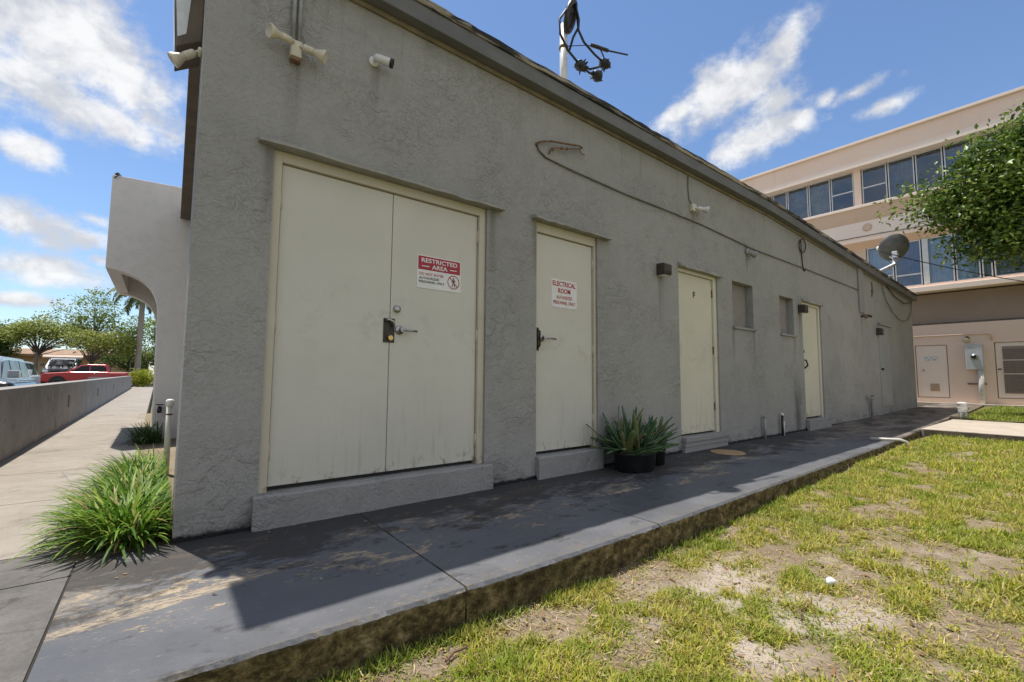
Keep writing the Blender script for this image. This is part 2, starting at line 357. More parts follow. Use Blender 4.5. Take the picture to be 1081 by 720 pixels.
def peach(name,a,b):
    t=NT(name); P=t.pos(); n=t.noise(.6,5,.6,vec=P); run=t.noise(1,6,.7,vec=t.map(P,(5,5,.35)))
    c=t.mix(t.ramp(n,.3,.7),a,b); c=t.mix(t.ramp(run,.55,.8,0,.25),c,tuple(x*.55 for x in a))
    return t.fin(c,.85,t.bump(t.noise(60,4,vec=P),.25,.004),spec=.25)
M['peach']=peach('peach_stucco',(.87,.64,.50),(.89,.68,.54)); M['peach_pale']=peach('pale_peach_paint',(.90,.73,.61),(.91,.76,.64))
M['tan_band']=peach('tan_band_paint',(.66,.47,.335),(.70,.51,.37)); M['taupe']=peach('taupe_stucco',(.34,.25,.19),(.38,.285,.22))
M['alu']=simple('aluminium_frame',(.62,.61,.58),.4,.3,.08,6)
def glass_mat():
    t=NT('tinted_window_glass'); g=t.node('ShaderNodeBsdfGlossy'); g.inputs['Roughness'].default_value=.02; g.inputs['Color'].default_value=(.9,.95,1,1)
    tr=t.node('ShaderNodeBsdfTransparent'); tr.inputs['Color'].default_value=(.78,.83,.86,1)
    fr=t.node('ShaderNodeFresnel'); fr.inputs['IOR'].default_value=1.6
    f=t.math('ADD',t.mul(fr.outputs[0],1.1),.02); mx=t.node('ShaderNodeMixShader'); t.l.new(f,mx.inputs[0]); t.l.new(tr.outputs[0],mx.inputs[1]); t.l.new(g.outputs[0],mx.inputs[2])
    nb=t.bump(t.noise(.9,2,vec=t.pos()),.05,.02); t.l.new(nb,g.inputs['Normal'])
    t.l.new(mx.outputs[0],t.out.inputs['Surface']); return t.m
M['glass']=glass_mat()
M['curtain_dark']=simple('dark_curtain',(.24,.24,.24),.9,0,.3,3); M['curtain_blue']=simple('blue_curtain',(.10,.17,.36),.9,0,.3,3); M['curtain_pale']=simple('pale_curtain',(.80,.83,.85),.9,0,.1,3)
M['room']=simple('dim_room',(.05,.05,.055),.9)
M['roofing']=conc('flat_roofing',(.38,.36,.33),(.46,.44,.41))
def carpaint(name,col,met=.2):
    t=NT(name); t.fin(col,.28,metal=met); t.b.inputs['Coat Weight'].default_value=.7; t.b.inputs['Coat Roughness'].default_value=.05; return t.m
M['red_paint']=carpaint('red_car_paint',(.42,.018,.020)); M['white_paint']=carpaint('white_car_paint',(.72,.73,.74),0); M['dark_paint']=carpaint('charcoal_car_paint',(.035,.037,.042)); M['silver_paint']=carpaint('silver_car_paint',(.45,.47,.5),.5)
M['carglass']=simple('car_glass',(.012,.015,.018),.08,0,.1,3,spec=.25); M['tyre']=simple('tyre_rubber',(.02,.02,.02),.85); M['rim']=simple('alloy_rim',(.5,.5,.52),.3,.8)
M['headlamp']=simple('headlamp_lens',(.75,.77,.78),.1,0,.05,3); M['taillamp']=simple('tail_lamp_lens',(.4,.02,.02),.15)
M['tanhouse']=peach('tan_house_wall',(.52,.36,.20),(.58,.41,.24)); M['tanroof']=simple('tan_roof_tile',(.36,.23,.15),.8,0,.25,3); M['paleroof']=simple('pale_roof_tile',(.55,.43,.34),.8,0,.15,3)
M['boxgrey']=simple('meter_box_paint',(.50,.52,.51),.5,.1,.1,5); M['lidtan']=conc('tan_cover_lid',(.40,.27,.145),(.48,.34,.19),(.22,.13,.06),.6,3)
M['dish']=simple('dish_paint',(.10,.098,.088),.55,0,.2,5); M['pot']=simple('black_pot_plastic',(.014,.014,.014),.55,0,.3,8); M['potsoil']=simple('potting_soil',(.03,.022,.015),.95,0,.4,40,.01)
M['paperwhite']=simple('white_paper',(.8,.8,.78),.6,0,.06,9)
M['sidewalk_grey']=conc('stained_sidewalk',(.105,.10,.096),(.19,.175,.16),(.045,.042,.04),.8,2.2)
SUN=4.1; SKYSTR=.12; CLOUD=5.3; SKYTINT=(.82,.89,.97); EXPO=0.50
CLOUDS=[
   ((7.949, 1.06, 0.276), -0.036, (-2.351, 4.091, -8.262), -0.063, 1),
   ((12.619, 1.037, -0.365), -0.067, (-3.577, 6.441, -13.54), -0.111, 1),
   ((10.521, -0.76, 5.186), -0.056, (-0.345, 6.022, -11.012), -0.071, 1),
   ((21.907, 2.33, -1.9), -0.119, (-7.628, 12.173, -30.502), -0.25, 0.9),
   ((11.65, 1.32, 0.852), -0.056, (-3.444, 7.325, -17.59), -0.132, 1),
   ((25.233, 4.358, -0.481), -0.119, (-6.58, 11.534, -37.891), -0.278, 0.9),
   ((10.802, 1.653, 0.528), -0.053, (-1.898, 5.878, -27.691), -0.2, 0.9),
   ((20.228, 2.108, -0.511), -0.111, (-4.424, 10.045, -49.827), -0.385, 0.8),
   ((29.087, 4.341, -6.938), -0.167, (-15.653, 15.641, -70.044), -0.556, 0.6),
   ((13.185, 2.133, -0.972), -0.067, (-3.463, 6.143, -42.814), -0.312, 0.9),
   ((38.516, 1.653, 6.78), -0.227, (3.635, 14.579, -80.094), -0.625, 0.6),
   ((19.508, 3.155, -0.001), -0.096, (-1.13, 8.773, -87.297), -0.625, 0.8),
   ((1.918, -8.501, 3.146), -0.064, (14.096, -5.861, -16.998), -0.192, 1),
   ((6.379, -15.177, 3.657), -0.132, (21.188, -3.764, -29.036), -0.312, 0.9),
   ((2.596, -18.995, 5.784), -0.119, (21.583, -9.721, -26.478), -0.278, 0.95),
   ((3.408, -14.633, 3.574), -0.1, (15.394, -5.329, -20.096), -0.208, 1),
   ((6.852, -22.342, 1.981), -0.156, (17.879, -3.235, -29.334), -0.278, 0.95),
   ((3.494, -10.735, 1.438), -0.081, (13.082, -2.633, -23.447), -0.227, 1),
   ((1.194, -29.232, 15.443), -0.208, (21.096, -14.845, -31.545), -0.333, 0.85),
   ((4.805, -18.411, -1.216), -0.111, (31.948, -3.144, -59.264), -0.5, 0.62),
   ((6.358, -22.901, -4.1), -0.139, (29.643, 1.329, -62.249), -0.5, 0.62),
   ((-0.002, -34.554, 17.424), -0.227, (32.656, -23.012, -49.101), -0.5, 0.62),
]

# ================================================================ SETTING
def wz(x): return 0. if x<10 else min(.10,(x-10)*.0122)          # the walk climbs a little at its far end
EDGE=[(-.27,-1.37),(.6,-1.41),(1.4,-1.45),(2.9,-1.455),(8.1,-1.37),(11.4,-1.25),(14.65,-1.20),(22.0,-.9)]
def ye(x):
    for (a,b),(c,d) in zip(EDGE,EDGE[1:]):
        if x<=c: return b+(d-b)*(x-a)/(c-a)
    return EDGE[-1][1]
def lawn_z(x): return -.18+.09*min(1,max(0,(x-3)/5.))
# ground to the horizon
tag(MB().add([(-600,-600,-.55),(600,-600,-.55),(600,600,-.55),(-600,600,-.55)],[(0,1,2,3)]).build('ground',M['ground']),kind='structure')
tag(MB().add([(-45,-8,-.47),(-1.4,-8,-.47),(-1.4,64,-.02),(-45,64,-.02)],[(0,1,2,3)]).build('parking_lot',M['asphalt']),kind='structure')
# painted walkway: panels with open joints, rough arris, mossy face
JO=[-.27,1.15,2.62,5.05,7.4,9.9,12.4,15,18.3,22.0]
mb=MB()
for a,b in zip(JO,JO[1:]):
    xs=list(np.arange(a+.005,b-.005,.018 if a<6 else .12))+[b-.005]
    sl=(lambda x,y:-.07*(y+.2)/1.25 if a<1.2 else 0)
    top=[];arr=[];bot=[];bk=[]
    for i,x in enumerate(xs):
        sk=0 if not(i==0 or i==len(xs)-1) else 0
        j=float(.016*(fbm(np.array(x*5.),np.array(3.3),3)-.5)+.010*(vnoise(np.array(x*31.),np.array(1.7))-.5)-.02*max(0,vnoise(np.array(x*13.),np.array(8.2))-.78)); y=ye(x); z=wz(x)
        bk.append((x,.02,z)); top.append((x,y+.012+abs(j),z)); arr.append((x,y+j*.6,z-.012-abs(random.gauss(0,.003)))); bot.append((x,y+.015,z-.40))
    n=len(xs); o=bk+top+arr+bot
    F0=[(i,i+1,n+i+1,n+i) for i in range(n-1)]; F1=[(n+i,n+i+1,2*n+i+1,2*n+i) for i in range(n-1)]; F2=[(2*n+i,2*n+i+1,3*n+i+1,3*n+i) for i in range(n-1)]
    b0=len(mb.v); mb.add(o,F0,0); 
    for F,mi in ((F1,0),(F2,1)):
        for f in F: mb.f.append(tuple(b0+i for i in f)); mb.m.append(mi); mb.sm.append(False)
    for e in (0,n-1): mb.f.append((b0+e,b0+n+e,b0+2*n+e,b0+3*n+e)); mb.m.append(1); mb.sm.append(False)
for x in JO[1:-1]: mb.box(x-.03,x+.03,ye(x)+.03,.02,wz(x)-.3,wz(x)-.005,2)
tag(mb.build('walkway',[M['walk'],M['moss'],M['gap']]),kind='structure')
# left sidewalk
mb=MB(); YS=[-6,-1.5,-.2,.30,1.9,3.6,5.4,7.2,9.2,11.5,14,17,20,24,28,33,38,44]
def sz(y): return -.004-.09*min(1,max(0,(y+.2)/4.))
for a,b in zip(YS,YS[1:]):
    x1=-.276 if b<=.31 else -.16
    mb.add([(-1.40,a+.006,sz(a)),(x1,a+.006,sz(a)),(x1,b-.006,sz(b)),(-1.40,b-.006,sz(b)),(-1.40,a+.006,-.4),(x1,a+.006,-.4),(x1,b-.006,-.4),(-1.40,b-.006,-.4)],
           [(0,1,2,3),(1,5,6,2),(0,4,5,1),(3,2,6,7)],2 if b<=.31 else 0)
for y in YS[1:-1]: mb.box(-1.39,-.29 if y<.4 else -.17,y-.02,y+.02,-.4,sz(y)-.008,1)
mb.box(-.29,-.26,-6,.02,-.4,-.010,1)
tag(mb.build('sidewalk',[M['sidewalk'],M['gap'],M['sidewalk_grey']]),kind='structure')
# soil bed along the end wall
g=[];f=[];nx,ny=10,90
for j in range(ny+1):
    for i in range(nx+1):
        x=-.30+(.6+.30)*i/nx; y=.0+12.*j/ny; g.append((x,y,sz(y)-.012+.02*vnoise(np.array(x*9.),np.array(y*9.))))
for j in range(ny):
    for i in range(nx): a=j*(nx+1)+i; f.append((a,a+1,a+nx+2,a+nx+1))
me=np_mesh('planting_bed',g,f,M['soil'],True,{'cover':fbm(np.array(g)[:,0]*3,np.array(g)[:,1]*1.5)*.4,'sand':np.full(len(g),.25)})
tag(link('planting_bed',me),kind='structure')
# cross path, second curb, strip along the far building
mb=MB(); mb.box(11.35,14.65,-16,ye(11.4)-.004,-.3,.028,0)
mb.f=mb.f[:]; tag(mb.build('cross_path',[M['path'],M['pathdirty']],bevel=.01),kind='structure')
mb=MB().box(11.33,11.348,-16,-1.3,-.3,.012,0); tag(mb.build('path_kerb',M['pathdirty']),kind='structure')
mb=MB().prism([(14.66,ye(14.65)-.17),(22.0,-1.07),(22.0,-.902),(14.66,ye(14.65)-.004)],2,-.2,.105,0); tag(mb.build('grass_kerb',M['pathdirty'],bevel=.01),kind='structure')
tag(MB().box(22.0,22.38,-14,9,-.2,.125).build('building_apron',M['path'],bevel=.01),kind='structure')

# lawn: soil sheet with a cover map, then grass grown from the same map
BARE=[(2.15,-1.99,.20),(2.55,-2.12,.16),(2.5,-2.39,.17),(2.02,-2.32,.12),(2.85,-2.53,.18),(2.7,-1.85,.16),(3.9,-2.45,.2),(3.9,-2.8,.18),(2.9,-2.9,.1),(4.6,-2.05,.2),(.9,-1.58,.12),(1.45,-1.62,.16),(2.2,-1.62,.2),(3.2,-1.62,.22),(4.9,-1.6,.2)]
SAND=[(2.15,-1.99,.24),(2.5,-2.05,.25),(2.0,-2.28,.16),(2.45,-2.36,.2),(2.8,-2.5,.14),(2.75,-1.86,.14)]
def cover(x,y):
    n=fbm(x*1.15+3,y*1.9+5,4); n2=fbm(x*5.5,y*6.5,3)
    c=(n-.5)*1.7+(n2-.5)*4.4+.86+.22*np.clip((x-3.4)/3,0,1.2)+.25*np.clip((-y-2.6)/1.,0,1)
    for bx,by,r in BARE: c=c-1.0*np.exp(-(((x-bx)/1.25)**2+(y-by)**2)/(r*r))
    return np.clip(c,0,1)
def sandm(x,y):
    s=0
    for bx,by,r in SAND: s=s+.95*np.exp(-(((x-bx)/1.3)**2+(y-by)**2)/(r*r))
    return np.clip(s+(fbm(x*6+9,y*7,3)-.5)*1.6-.05,0,1)
def lz(x,y): return -.18+.09*np.clip((x-3)/5,0,1)+.035*(fbm(x*1.6,y*1.6,3)-.5)+.012*(fbm(x*9,y*9,3)-.5)
xs=np.concatenate([np.arange(-4,0,.12),np.arange(0,4.6,.03),np.arange(4.6,11.36,.07)]); ys=-np.concatenate([np.arange(1.36,3.4,.03),np.arange(3.4,12,.15),[14,17]])
X,Y=np.meshgrid(xs,ys); Z=lz(X,Y); V=np.stack([X,Y,Z],-1).reshape(-1,3); nx=len(xs)
idx=np.arange(len(V)).reshape(X.shape); F=np.stack([idx[:-1,:-1],idx[1:,:-1],idx[1:,1:],idx[:-1,1:]],-1).reshape(-1,4)
tag(link('lawn',np_mesh('lawn',V,F,M['soil'],True,{'cover':cover(X,Y),'sand':sandm(X,Y)})),kind='structure')
xs=np.arange(14.64,22.05,.15); ys=-np.arange(1.0,14,.15); X,Y=np.meshgrid(xs,ys); V=np.stack([X,Y,.035+.03*fbm(X*2,Y*2,3)],-1).reshape(-1,3)
idx=np.arange(len(V)).reshape(X.shape); F=np.stack([idx[:-1,:-1],idx[1:,:-1],idx[1:,1:],idx[:-1,1:]],-1).reshape(-1,4)
tag(link('grass_bed',np_mesh('grass_bed',V,F,M['soil'],True,{'cover':np.full(X.shape,.9),'sand':np.zeros(X.shape)})),kind='structure')

def blades(P,az,L,lean,W,curl,segs=2,flat=0.):
    """arching blades: root P, heading az, length L, lean from vertical (rad), width W, extra bend curl"""
    n=len(P); d=np.stack([np.cos(az),np.sin(az),0*az],-1); side=np.stack([-np.sin(az),np.cos(az),0*az],-1)
    pts=[P]; a=lean.copy(); p=P.copy()
    for s in range(segs):
        st=(L/segs)[:,None]; p=p+st*(d*np.sin(a)[:,None]+np.array([0,0,1.])*np.cos(a)[:,None]); pts.append(p); a=a+curl/segs
    V=[];F=[];k=2*segs+1
    prof=[1-.35*(s/segs) for s in range(segs)] if segs<4 else [.55+.45*min(1,3*s/segs)-.75*max(0,s/segs-.45) for s in range(segs)]
    for s in range(segs):
        w=(W*prof[s]*.5)[:,None]; V+= [pts[s]-side*w,pts[s]+side*w]
    V.append(pts[segs]); V=np.stack(V,1)
    base=np.arange(n)[:,None]*k
    tri=[]
    for s in range(segs-1): tri+= [[2*s,2*s+1,2*s+3],[2*s,2*s+3,2*s+2]]
    s=segs-1; tri.append([2*s,2*s+1,2*s+2])
    F=(base[:,:,None]+np.array(tri)[None]).reshape(-1,3)
    return V.reshape(-1,3),F
def grow(n_t,x0,x1,y0,y1,per,Lm,keep,covf,zf,wid):
    x=rng.uniform(x0,x1,n_t); y=rng.uniform(y0,y1,n_t); c=covf(x,y); k=rng.random(n_t)<(c*.88+.10)*keep; x=x[k];y=y[k];c=c[k]
    m=len(x); x=np.repeat(x,per)+rng.normal(0,.014,m*per); y=np.repeat(y,per)+rng.normal(0,.014,m*per); c=np.repeat(c,per)
    P=np.stack([x,y,zf(x,y)-.004],-1); N=len(P)
    return blades(P,rng.uniform(0,2*np.pi,N),Lm*(.35+1.15*rng.random(N)**1.6)*(.7+.9*fbm(x*2.7,y*2.7,3))*(.6+.5*c),np.abs(rng.normal(.75,.35,N)),wid*rng.uniform(.7,1.3,N),rng.uniform(.2,1.1,N))
parts=[grow(20000,.4,3.2,-3.3,-1.47,8,.036,.9,cover,lz,.0058),grow(20000,3.2,6.5,-4.4,-1.47,7,.042,.85,cover,lz,.0068),grow(15000,6.5,11.32,-6,-1.42,7,.052,.9,cover,lz,.010),grow(6000,4,11.32,-11,-4.4,6,.06,.9,cover,lz,.014),grow(11000,-3.9,4.2,-6.5,-3.3,7,.042,.9,cover,lz,.008),grow(2500,-3.9,.4,-3.3,-1.5,7,.042,.9,cover,lz,.008)]
V=[];F=[];o=0
for v,f in parts: V.append(v);F.append(f+o);o+=len(v)
tag(link('lawn_grass',np_mesh('lawn_grass',np.concatenate(V),np.concatenate(F),M['grass'])),'patchy short yellow green grass on the sandy lawn','grass',kind='stuff')
v,f=grow(9000,14.7,21.9,-7,-1.3,7,.065,.95,lambda x,y:np.where(y<ye(16)-.22,1.,0.),lambda x,y:.035+.03*fbm(x*2,y*2,3),.014)
tag(link('bed_grass',np_mesh('bed_grass',v,f,M['grass_green'])),'bright green grass in the raised bed past the cross path','grass',kind='stuff')
# weeds along the foot of the slab
n=900; x=rng.uniform(.2,6,n)**1.0; k=fbm(x*2.2,x*0+3,3)>.47; x=x[k]; x=np.repeat(x,6)+rng.normal(0,.02,6*len(x)); N=len(x)
yy=np.array([ye(q) for q in x])-np.abs(rng.normal(.02,.035,N))-.01
v,f=blades(np.stack([x,yy,lz(x,yy)-.004],-1),rng.uniform(0,6.28,N),rng.uniform(.02,.07,N),np.abs(rng.normal(.6,.3,N)),rng.uniform(.004,.010,N),rng.uniform(.2,1,N))
tag(link('edge_weeds',np_mesh('edge_weeds',v,f,M['grass_green'])),'small weeds along the foot of the mossy slab edge','weeds',kind='stuff')
# dry leaves, straw and twigs
n=3400; x=np.concatenate([rng.uniform(.4,6,n),rng.uniform(.4,4,700)]); y=np.concatenate([rng.uniform(-3.6,-1.46,n),rng.uniform(-1.75,-1.46,700)])
N=len(x); v,f=blades(np.stack([x,y,lz(x,y)+.006],-1),rng.uniform(0,6.28,N),rng.uniform(.012,.05,N),rng.uniform(1.3,1.65,N),np.where(rng.random(N)<.13,rng.uniform(.008,.02,N),rng.uniform(.002,.004,N)),rng.uniform(-.3,.3,N))
tag(link('leaf_litter',np_mesh('leaf_litter',v,f,M['litter'])),'brown dry leaves and straw scattered over the lawn','leaf litter',kind='stuff')
# pebbles on the bare patch
n=1100; px=rng.normal(2.3,.42,n); py=rng.normal(-2.15,.22,n); k=(sandm(px,py)>.35)&(py<-1.5); px=px[k];py=py[k]; mb=MB()
for a,b in zip(px,py):
    r=random.uniform(.002,.006)*random.uniform(.6,1.3); mb.ball((a,b,float(lz(np.array(a),np.array(b)))+r*.1),r,0,6,amp=.25,sc=(1,1,.6))
tag(mb.build('pebbles',simple('limestone_chips',(.46,.41,.34),.9,0,.2,40)),'pale limestone chips on the bare sandy patch','pebbles',kind='stuff')
mb=MB(); mb.tube([(.95,-1.60,-.165),(1.0,-1.575,-.16),(1.06,-1.58,-.158)],.005,6); tag(mb.build('twig',M['rust']),'short brown twig on the grass beside the slab edge','twig')
mb=MB(); mb.tube([(2.42,-2.33,-.172),(2.50,-2.30,-.163),(2.6,-2.31,-.165),(2.66,-2.28,-.170)],.0025,6); mb.tube([(2.50,-2.30,-.163),(2.52,-2.26,-.16)],.0018,5); tag(mb.build('twig',M['rust']),'thin forked dark twig lying on bare soil by the white scrap','twig')
mb=MB(); mb.ball((2.96,-2.29,-.155),.026,0,12,amp=.28,sc=(1.15,.8,.75)); tag(mb.build('paper_scrap',M['paperwhite']),'crumpled white paper scrap on the lawn','paper scrap')

# ================================================================ GREY BUILDING
def rz(x): return 3.955 if x<8 else 3.955-.036*(x-8)
bld=empty('service_building',(.117,0,0),'long low grey stucco building with cream doors and flat roof','building')
XE=18.35; DEP=.07
holes=[(.53,2.235,.205,2.44,.10),(2.82,3.70,.205,2.465,.10),(5.285,6.30,.19,2.40,.13),(9.45,10.42,.19,2.40,.12),(6.745,7.425,1.725,2.42,.13),(8.445,9.045,1.728,2.395,.13)]
def wall_mesh():
    mb=MB(); bx=sorted({.117,XE,8.,12.,15.}|{h[0] for h in holes}|{h[1] for h in holes}); bzs=sorted({-.4,0.,3.2}|{h[2] for h in holes}|{h[3] for h in holes})
    for a,b in zip(bx,bx[1:]):
        for c,d in zip(bzs,bzs[1:]):
            cx,cz=(a+b)/2,(c+d)/2
            if any(h[0]<cx<h[1] and h[2]<cz<h[3] for h in holes): continue
            mb.add([(a,0,c),(b,0,c),(b,0,d),(a,0,d)],[(0,1,2,3)])
        mb.add([(a,0,3.2),(b,0,3.2),(b,0,rz(b)-.12),(a,0,rz(a)-.12)],[(0,1,2,3)])
    for x0,x1,z0,z1,dp in holes:
        mb.add([(x0,0,z0),(x0,0,z1),(x0,dp,z1),(x0,dp,z0),(x1,0,z0),(x1,0,z1),(x1,dp,z1),(x1,dp,z0)],[(0,1,2,3),(4,7,6,5),(1,5,6,2),(0,3,7,4),(3,2,6,7)])
    # returns at both ends, then the deep body set back behind the front wall's near end
    mb.add([(.117,0,-.4),(.117,0,3.83),(.117,.3,3.83),(.117,.3,-.4)],[(0,1,2,3)])
    mb.box(.42,XE-.003,.30,13,-.4,3.52)
    mb.add([(XE,0,-.4),(XE,0,rz(XE)-.12),(XE,.3,rz(XE)-.12),(XE,.3,-.4)],[(0,3,2,1)])
    mb.add([(.117,.3,-.4),(.117,.3,3.83),(.43,.3,3.83),(.43,.3,-.4)],[(0,1,2,3)])
    return mb
wall=wall_mesh()
me=bpy.data.meshes.new('wall'); me.from_pydata(wall.v,[],wall.f); me.materials.append(M['stucco']); bm=bmesh.new(); bm.from_mesh(me); bmesh.ops.remove_doubles(bm,verts=bm.verts,dist=1e-5); bm.to_mesh(me); bm.free()
link('wall',me,bld)
mb=MB()
for z0,z1,y0,mi in ((-.205,-.062,-.12,0),):
    xs=[-.045,8,10.5,13,15.5,XE+.12]
    vs=[];n=len(xs)
    for x in xs: vs+= [(x,y0,rz(x)+z0),(x,y0,rz(x)+z1),(x,.30,rz(x)+z1),(x,.30,rz(x)+z0)]
    fs=[(0,1,2,3),tuple(4*(n-1)+i for i in (3,2,1,0))]
    for i in range(n-1):
        for k in range(4): a=4*i+k;b=4*i+(k+1)%4; fs.append((a,b,b+4,a+4))
    mb.add(vs,fs)
mb.build('fascia',M['fascia'],bld,bevel=.006)
mb=MB(); xs=[-.065]+list(np.arange(.05,XE+.1,.11)); vs=[]; n=len(xs)
for x in xs:
    j=random.gauss(0,.004); vs+= [(x,-.135+j,rz(x)-.060),(x,-.14+j,rz(x)-.006+random.gauss(0,.003)),(x,.34,rz(x)),(x,.34,rz(x)-.06)]
fs=[(0,1,2,3),tuple(4*(n-1)+i for i in (3,2,1,0))]
for i in range(n-1):
    for k in range(4): a=4*i+k;b=4*i+(k+1)%4; fs.append((a,b,b+4,a+4))
mb.add(vs,fs).build('coping',M['coping'],bld)
mb=MB(); xs=[.119,8,10.5,13,15.5,XE-.002]; vs=[]; n=len(xs)
for x in xs: vs+= [(x,-.022,rz(x)-.24),(x,-.028,rz(x)-.209),(x,-.001,rz(x)-.207),(x,-.001,rz(x)-.24)]
fs=[(0,1,2,3),tuple(4*(n-1)+i for i in (3,2,1,0))]
for i in range(n-1):
    for k in range(4): a=4*i+k;b=4*i+(k+1)%4; fs.append((a,b,b+4,a+4))
mb.add(vs,fs).build('trim',M['trim_yellow'],bld)
MB().add([(.42,.2,rz(0)-.10),(8,.2,rz(8)-.10),(8,13,rz(8)-.10),(.42,13,rz(0)-.10),(XE,.2,rz(XE)-.10),(XE,13,rz(XE)-.10)],[(0,1,2,3),(1,4,5,2)]).build('roof',M['roofing'],bld)
MB().prism([(.05,.36),(.40,.36),(.40,5.98),(.165,5.98)],2,3.53,3.70).build('eave',M['brown_board'],bld,bevel=.006)
# ---- doors
def hinge(door,x,z,mat):
    m=MB(); m.lathe([(.009,-.055),(.009,.055)],(x,DEP-.028,z),(0,0,1),10); m.box(x-.014,x+.014,DEP-.022,DEP-.017,z-.05,z+.05); m.build('hinge',mat,door)
def lever(door,x,z,L=.11,plate=True):
    m=MB(); m.lathe([(.036,0),(.036,.008),(.030,.014),(.013,.016),(.013,.055),(.017,.058),(.017,.064)],(x,DEP-.02,z),(0,-1,0),20)
    m.tube([(x,DEP-.075,z),(x+L*.5,DEP-.078,z-.002),(x+L,DEP-.074,z-.006)],[.012,.010,.009],10); m.build('handle',M['metal'],door)
def leaf(x0,x1,z0,z1,mat,name='door',label=None):
    o=MB().box(x0,x1,DEP-.02,DEP+.03,z0,z1).build(name,mat,bld,bevel=.003)
    if label: o['label']=label
    return o
def frame(x0,x1,z0,z1,l0,l1,lt,mat=None):
    mat=mat or M['frame']; m=MB(); y0,y1=.022,.098
    m.box(x0+.002,l0-.004,y0,y1,z0,z1-.002); m.box(l1+.004,x1-.002,y0,y1,z0,z1-.002); m.box(l0-.004,l1+.004,y0,y1,lt+.004,z1-.002)
    m.box(l0-.004,l1+.004,.095,.0985,z0,lt+.004,1)
    return m.build('door_frame',[mat,M['black']],bld,bevel=.002)
frame(.53,2.235,.206,2.44,.587,2.165,2.364)
a=leaf(.589,1.3745,.236,2.362,M['door']); b=leaf(1.3795,2.163,.236,2.362,M['door'],label='right leaf with sign, deadbolt and lever handle')
for z in (.457,1.288,2.106): hinge(a,.584,z,M['frame']); 
for z in (.406,1.294,2.171): hinge(b,2.168,z,M['frame'])
MB().lathe([(.030,0),(.030,.006),(.026,.014),(.024,.020),(.008,.021)],(1.43,DEP-.02,1.462),(0,-1,0),20).build('deadbolt',M['metal'],b)
lever(b,1.455,1.30,.125)
m=MB(); m.box(1.325,1.415,DEP-.026,DEP-.021,1.20,1.385); m.build('latch_guard',M['darkmetal'],b,bevel=.002)
m=MB(); m.tube([(1.345,DEP-.03,1.365),(1.355,DEP-.05,1.375),(1.39,DEP-.055,1.36),(1.40,DEP-.045,1.32)],.011,10); m.build('hasp',M['metal'],b)
m=MB(); m.lathe([(.019,0),(.019,.022)],(1.377,DEP-.026,1.235),(0,-1,0),14); m.build('lock_cylinder',M['brass'],b)
frame(2.82,3.70,.206,2.465,2.848,3.665,2.366)
c=leaf(2.850,3.663,.236,2.364,M['door'],label='single cream door with lever handle and scuffed foot')
for z in (.5,1.233,2.161): hinge(c,3.67,z,M['frame'])
lever(c,2.93,1.325,.15); m=MB(); m.box(2.852,2.895,DEP-.026,DEP-.021,1.20,1.425); m.build('latch_guard',M['darkmetal'],c,bevel=.002)
m=MB(); m.tube([(2.865,DEP-.03,1.40),(2.885,DEP-.05,1.39),(2.885,DEP-.05,1.25),(2.87,DEP-.03,1.22)],.009,8); m.build('hasp',M['darkmetal'],c)
frame(5.285,6.30,.19,2.40,5.300,6.215,2.352,M['door_yellow'])
d=leaf(5.302,6.213,.215,2.350,M['door_yellow'],label='yellowish cream door marked with a small black F')
for z in (.55,1.338,2.152): hinge(d,6.22,z,M['rust'])
frame(9.45,10.42,.19,2.40,9.475,10.34,2.352,M['door_yellow'])
e=leaf(9.477,10.338,.225,2.350,M['door_yellow'],label='narrow cream door with black pull and grimy foot')
MB().tube([(9.56,DEP-.02,1.30),(9.56,DEP-.07,1.29),(9.62,DEP-.075,1.20),(9.62,DEP-.02,1.14)],.014,8).build('handle',M['black'],e)
MB().lathe([(.030,0),(.030,.02),(.01,.021)],(9.56,DEP-.02,1.46),(0,-1,0),16).build('deadbolt',M['darkmetal'],e)
f_=MB().box(14.5,15.5,-.012,.02,.245,2.34).build('door',M['door_grey'],bld,bevel=.004); f_['label']='grey painted flush door near the far corner'
MB().box(14.44,15.62,-.06,.0-.001,2.345,2.385).build('lintel',M['lintel'],bld,bevel=.004)
MB().lathe([(.03,0),(.03,.04),(.012,.05)],(14.6,-.012,1.2),(0,-1,0),12).build('handle',M['darkmetal'],f_)
# drip lintels with a sagging, chipped lip
def lintel(x0,x1,z,h=.026,pr=.075):
    m=MB(); n=14; vs=[]
    for i in range(n+1):
        x=x0+(x1-x0)*i/n; j=random.gauss(0,.003); q=pr+random.gauss(0,.004)
        vs+= [(x,-q,z-.004+j),(x,-q,z+h*.6+j),(x,-.0005,z+h+.012),(x,-.0005,z)]
    fs=[(0,1,2,3),tuple(4*n+i for i in (3,2,1,0))]
    for i in range(n):
        for k in range(4): a=4*i+k;b=4*i+(k+1)%4; fs.append((a,b,b+4,a+4))
    m.add(vs,fs); return m.build('lintel',M['lintel'],bld)
lintel(.43,2.385,2.443); lintel(2.75,3.88,2.468); lintel(5.275,6.385,2.404,.05,.05); lintel(9.44,10.47,2.404,.05,.045)
def step(x0,x1,h,pr,name='door_step'):
    m=MB(); n=max(6,int((x1-x0)/.08)); vs=[]
    for i in range(n+1):
        x=x0+(x1-x0)*i/n; a=random.gauss(0,.004); b=random.gauss(0,.004); z=wz(x)
        vs+= [(x,-pr+b*.5,z-.1),(x,-pr+b,z+.03),(x,-pr+a,z+h-.012+a*.4),(x,-pr+.016,z+h+a*.3),(x,.03,z+h)]
    k=5; fs=[tuple(range(k)),tuple(n*k+i for i in range(k-1,-1,-1))]
    for i in range(n):
        for q in range(k-1): a=k*i+q; fs.append((a,a+1,a+1+k,a+k))
    m.add(vs,fs); return m.build(name,M['sill_grey'],bld)
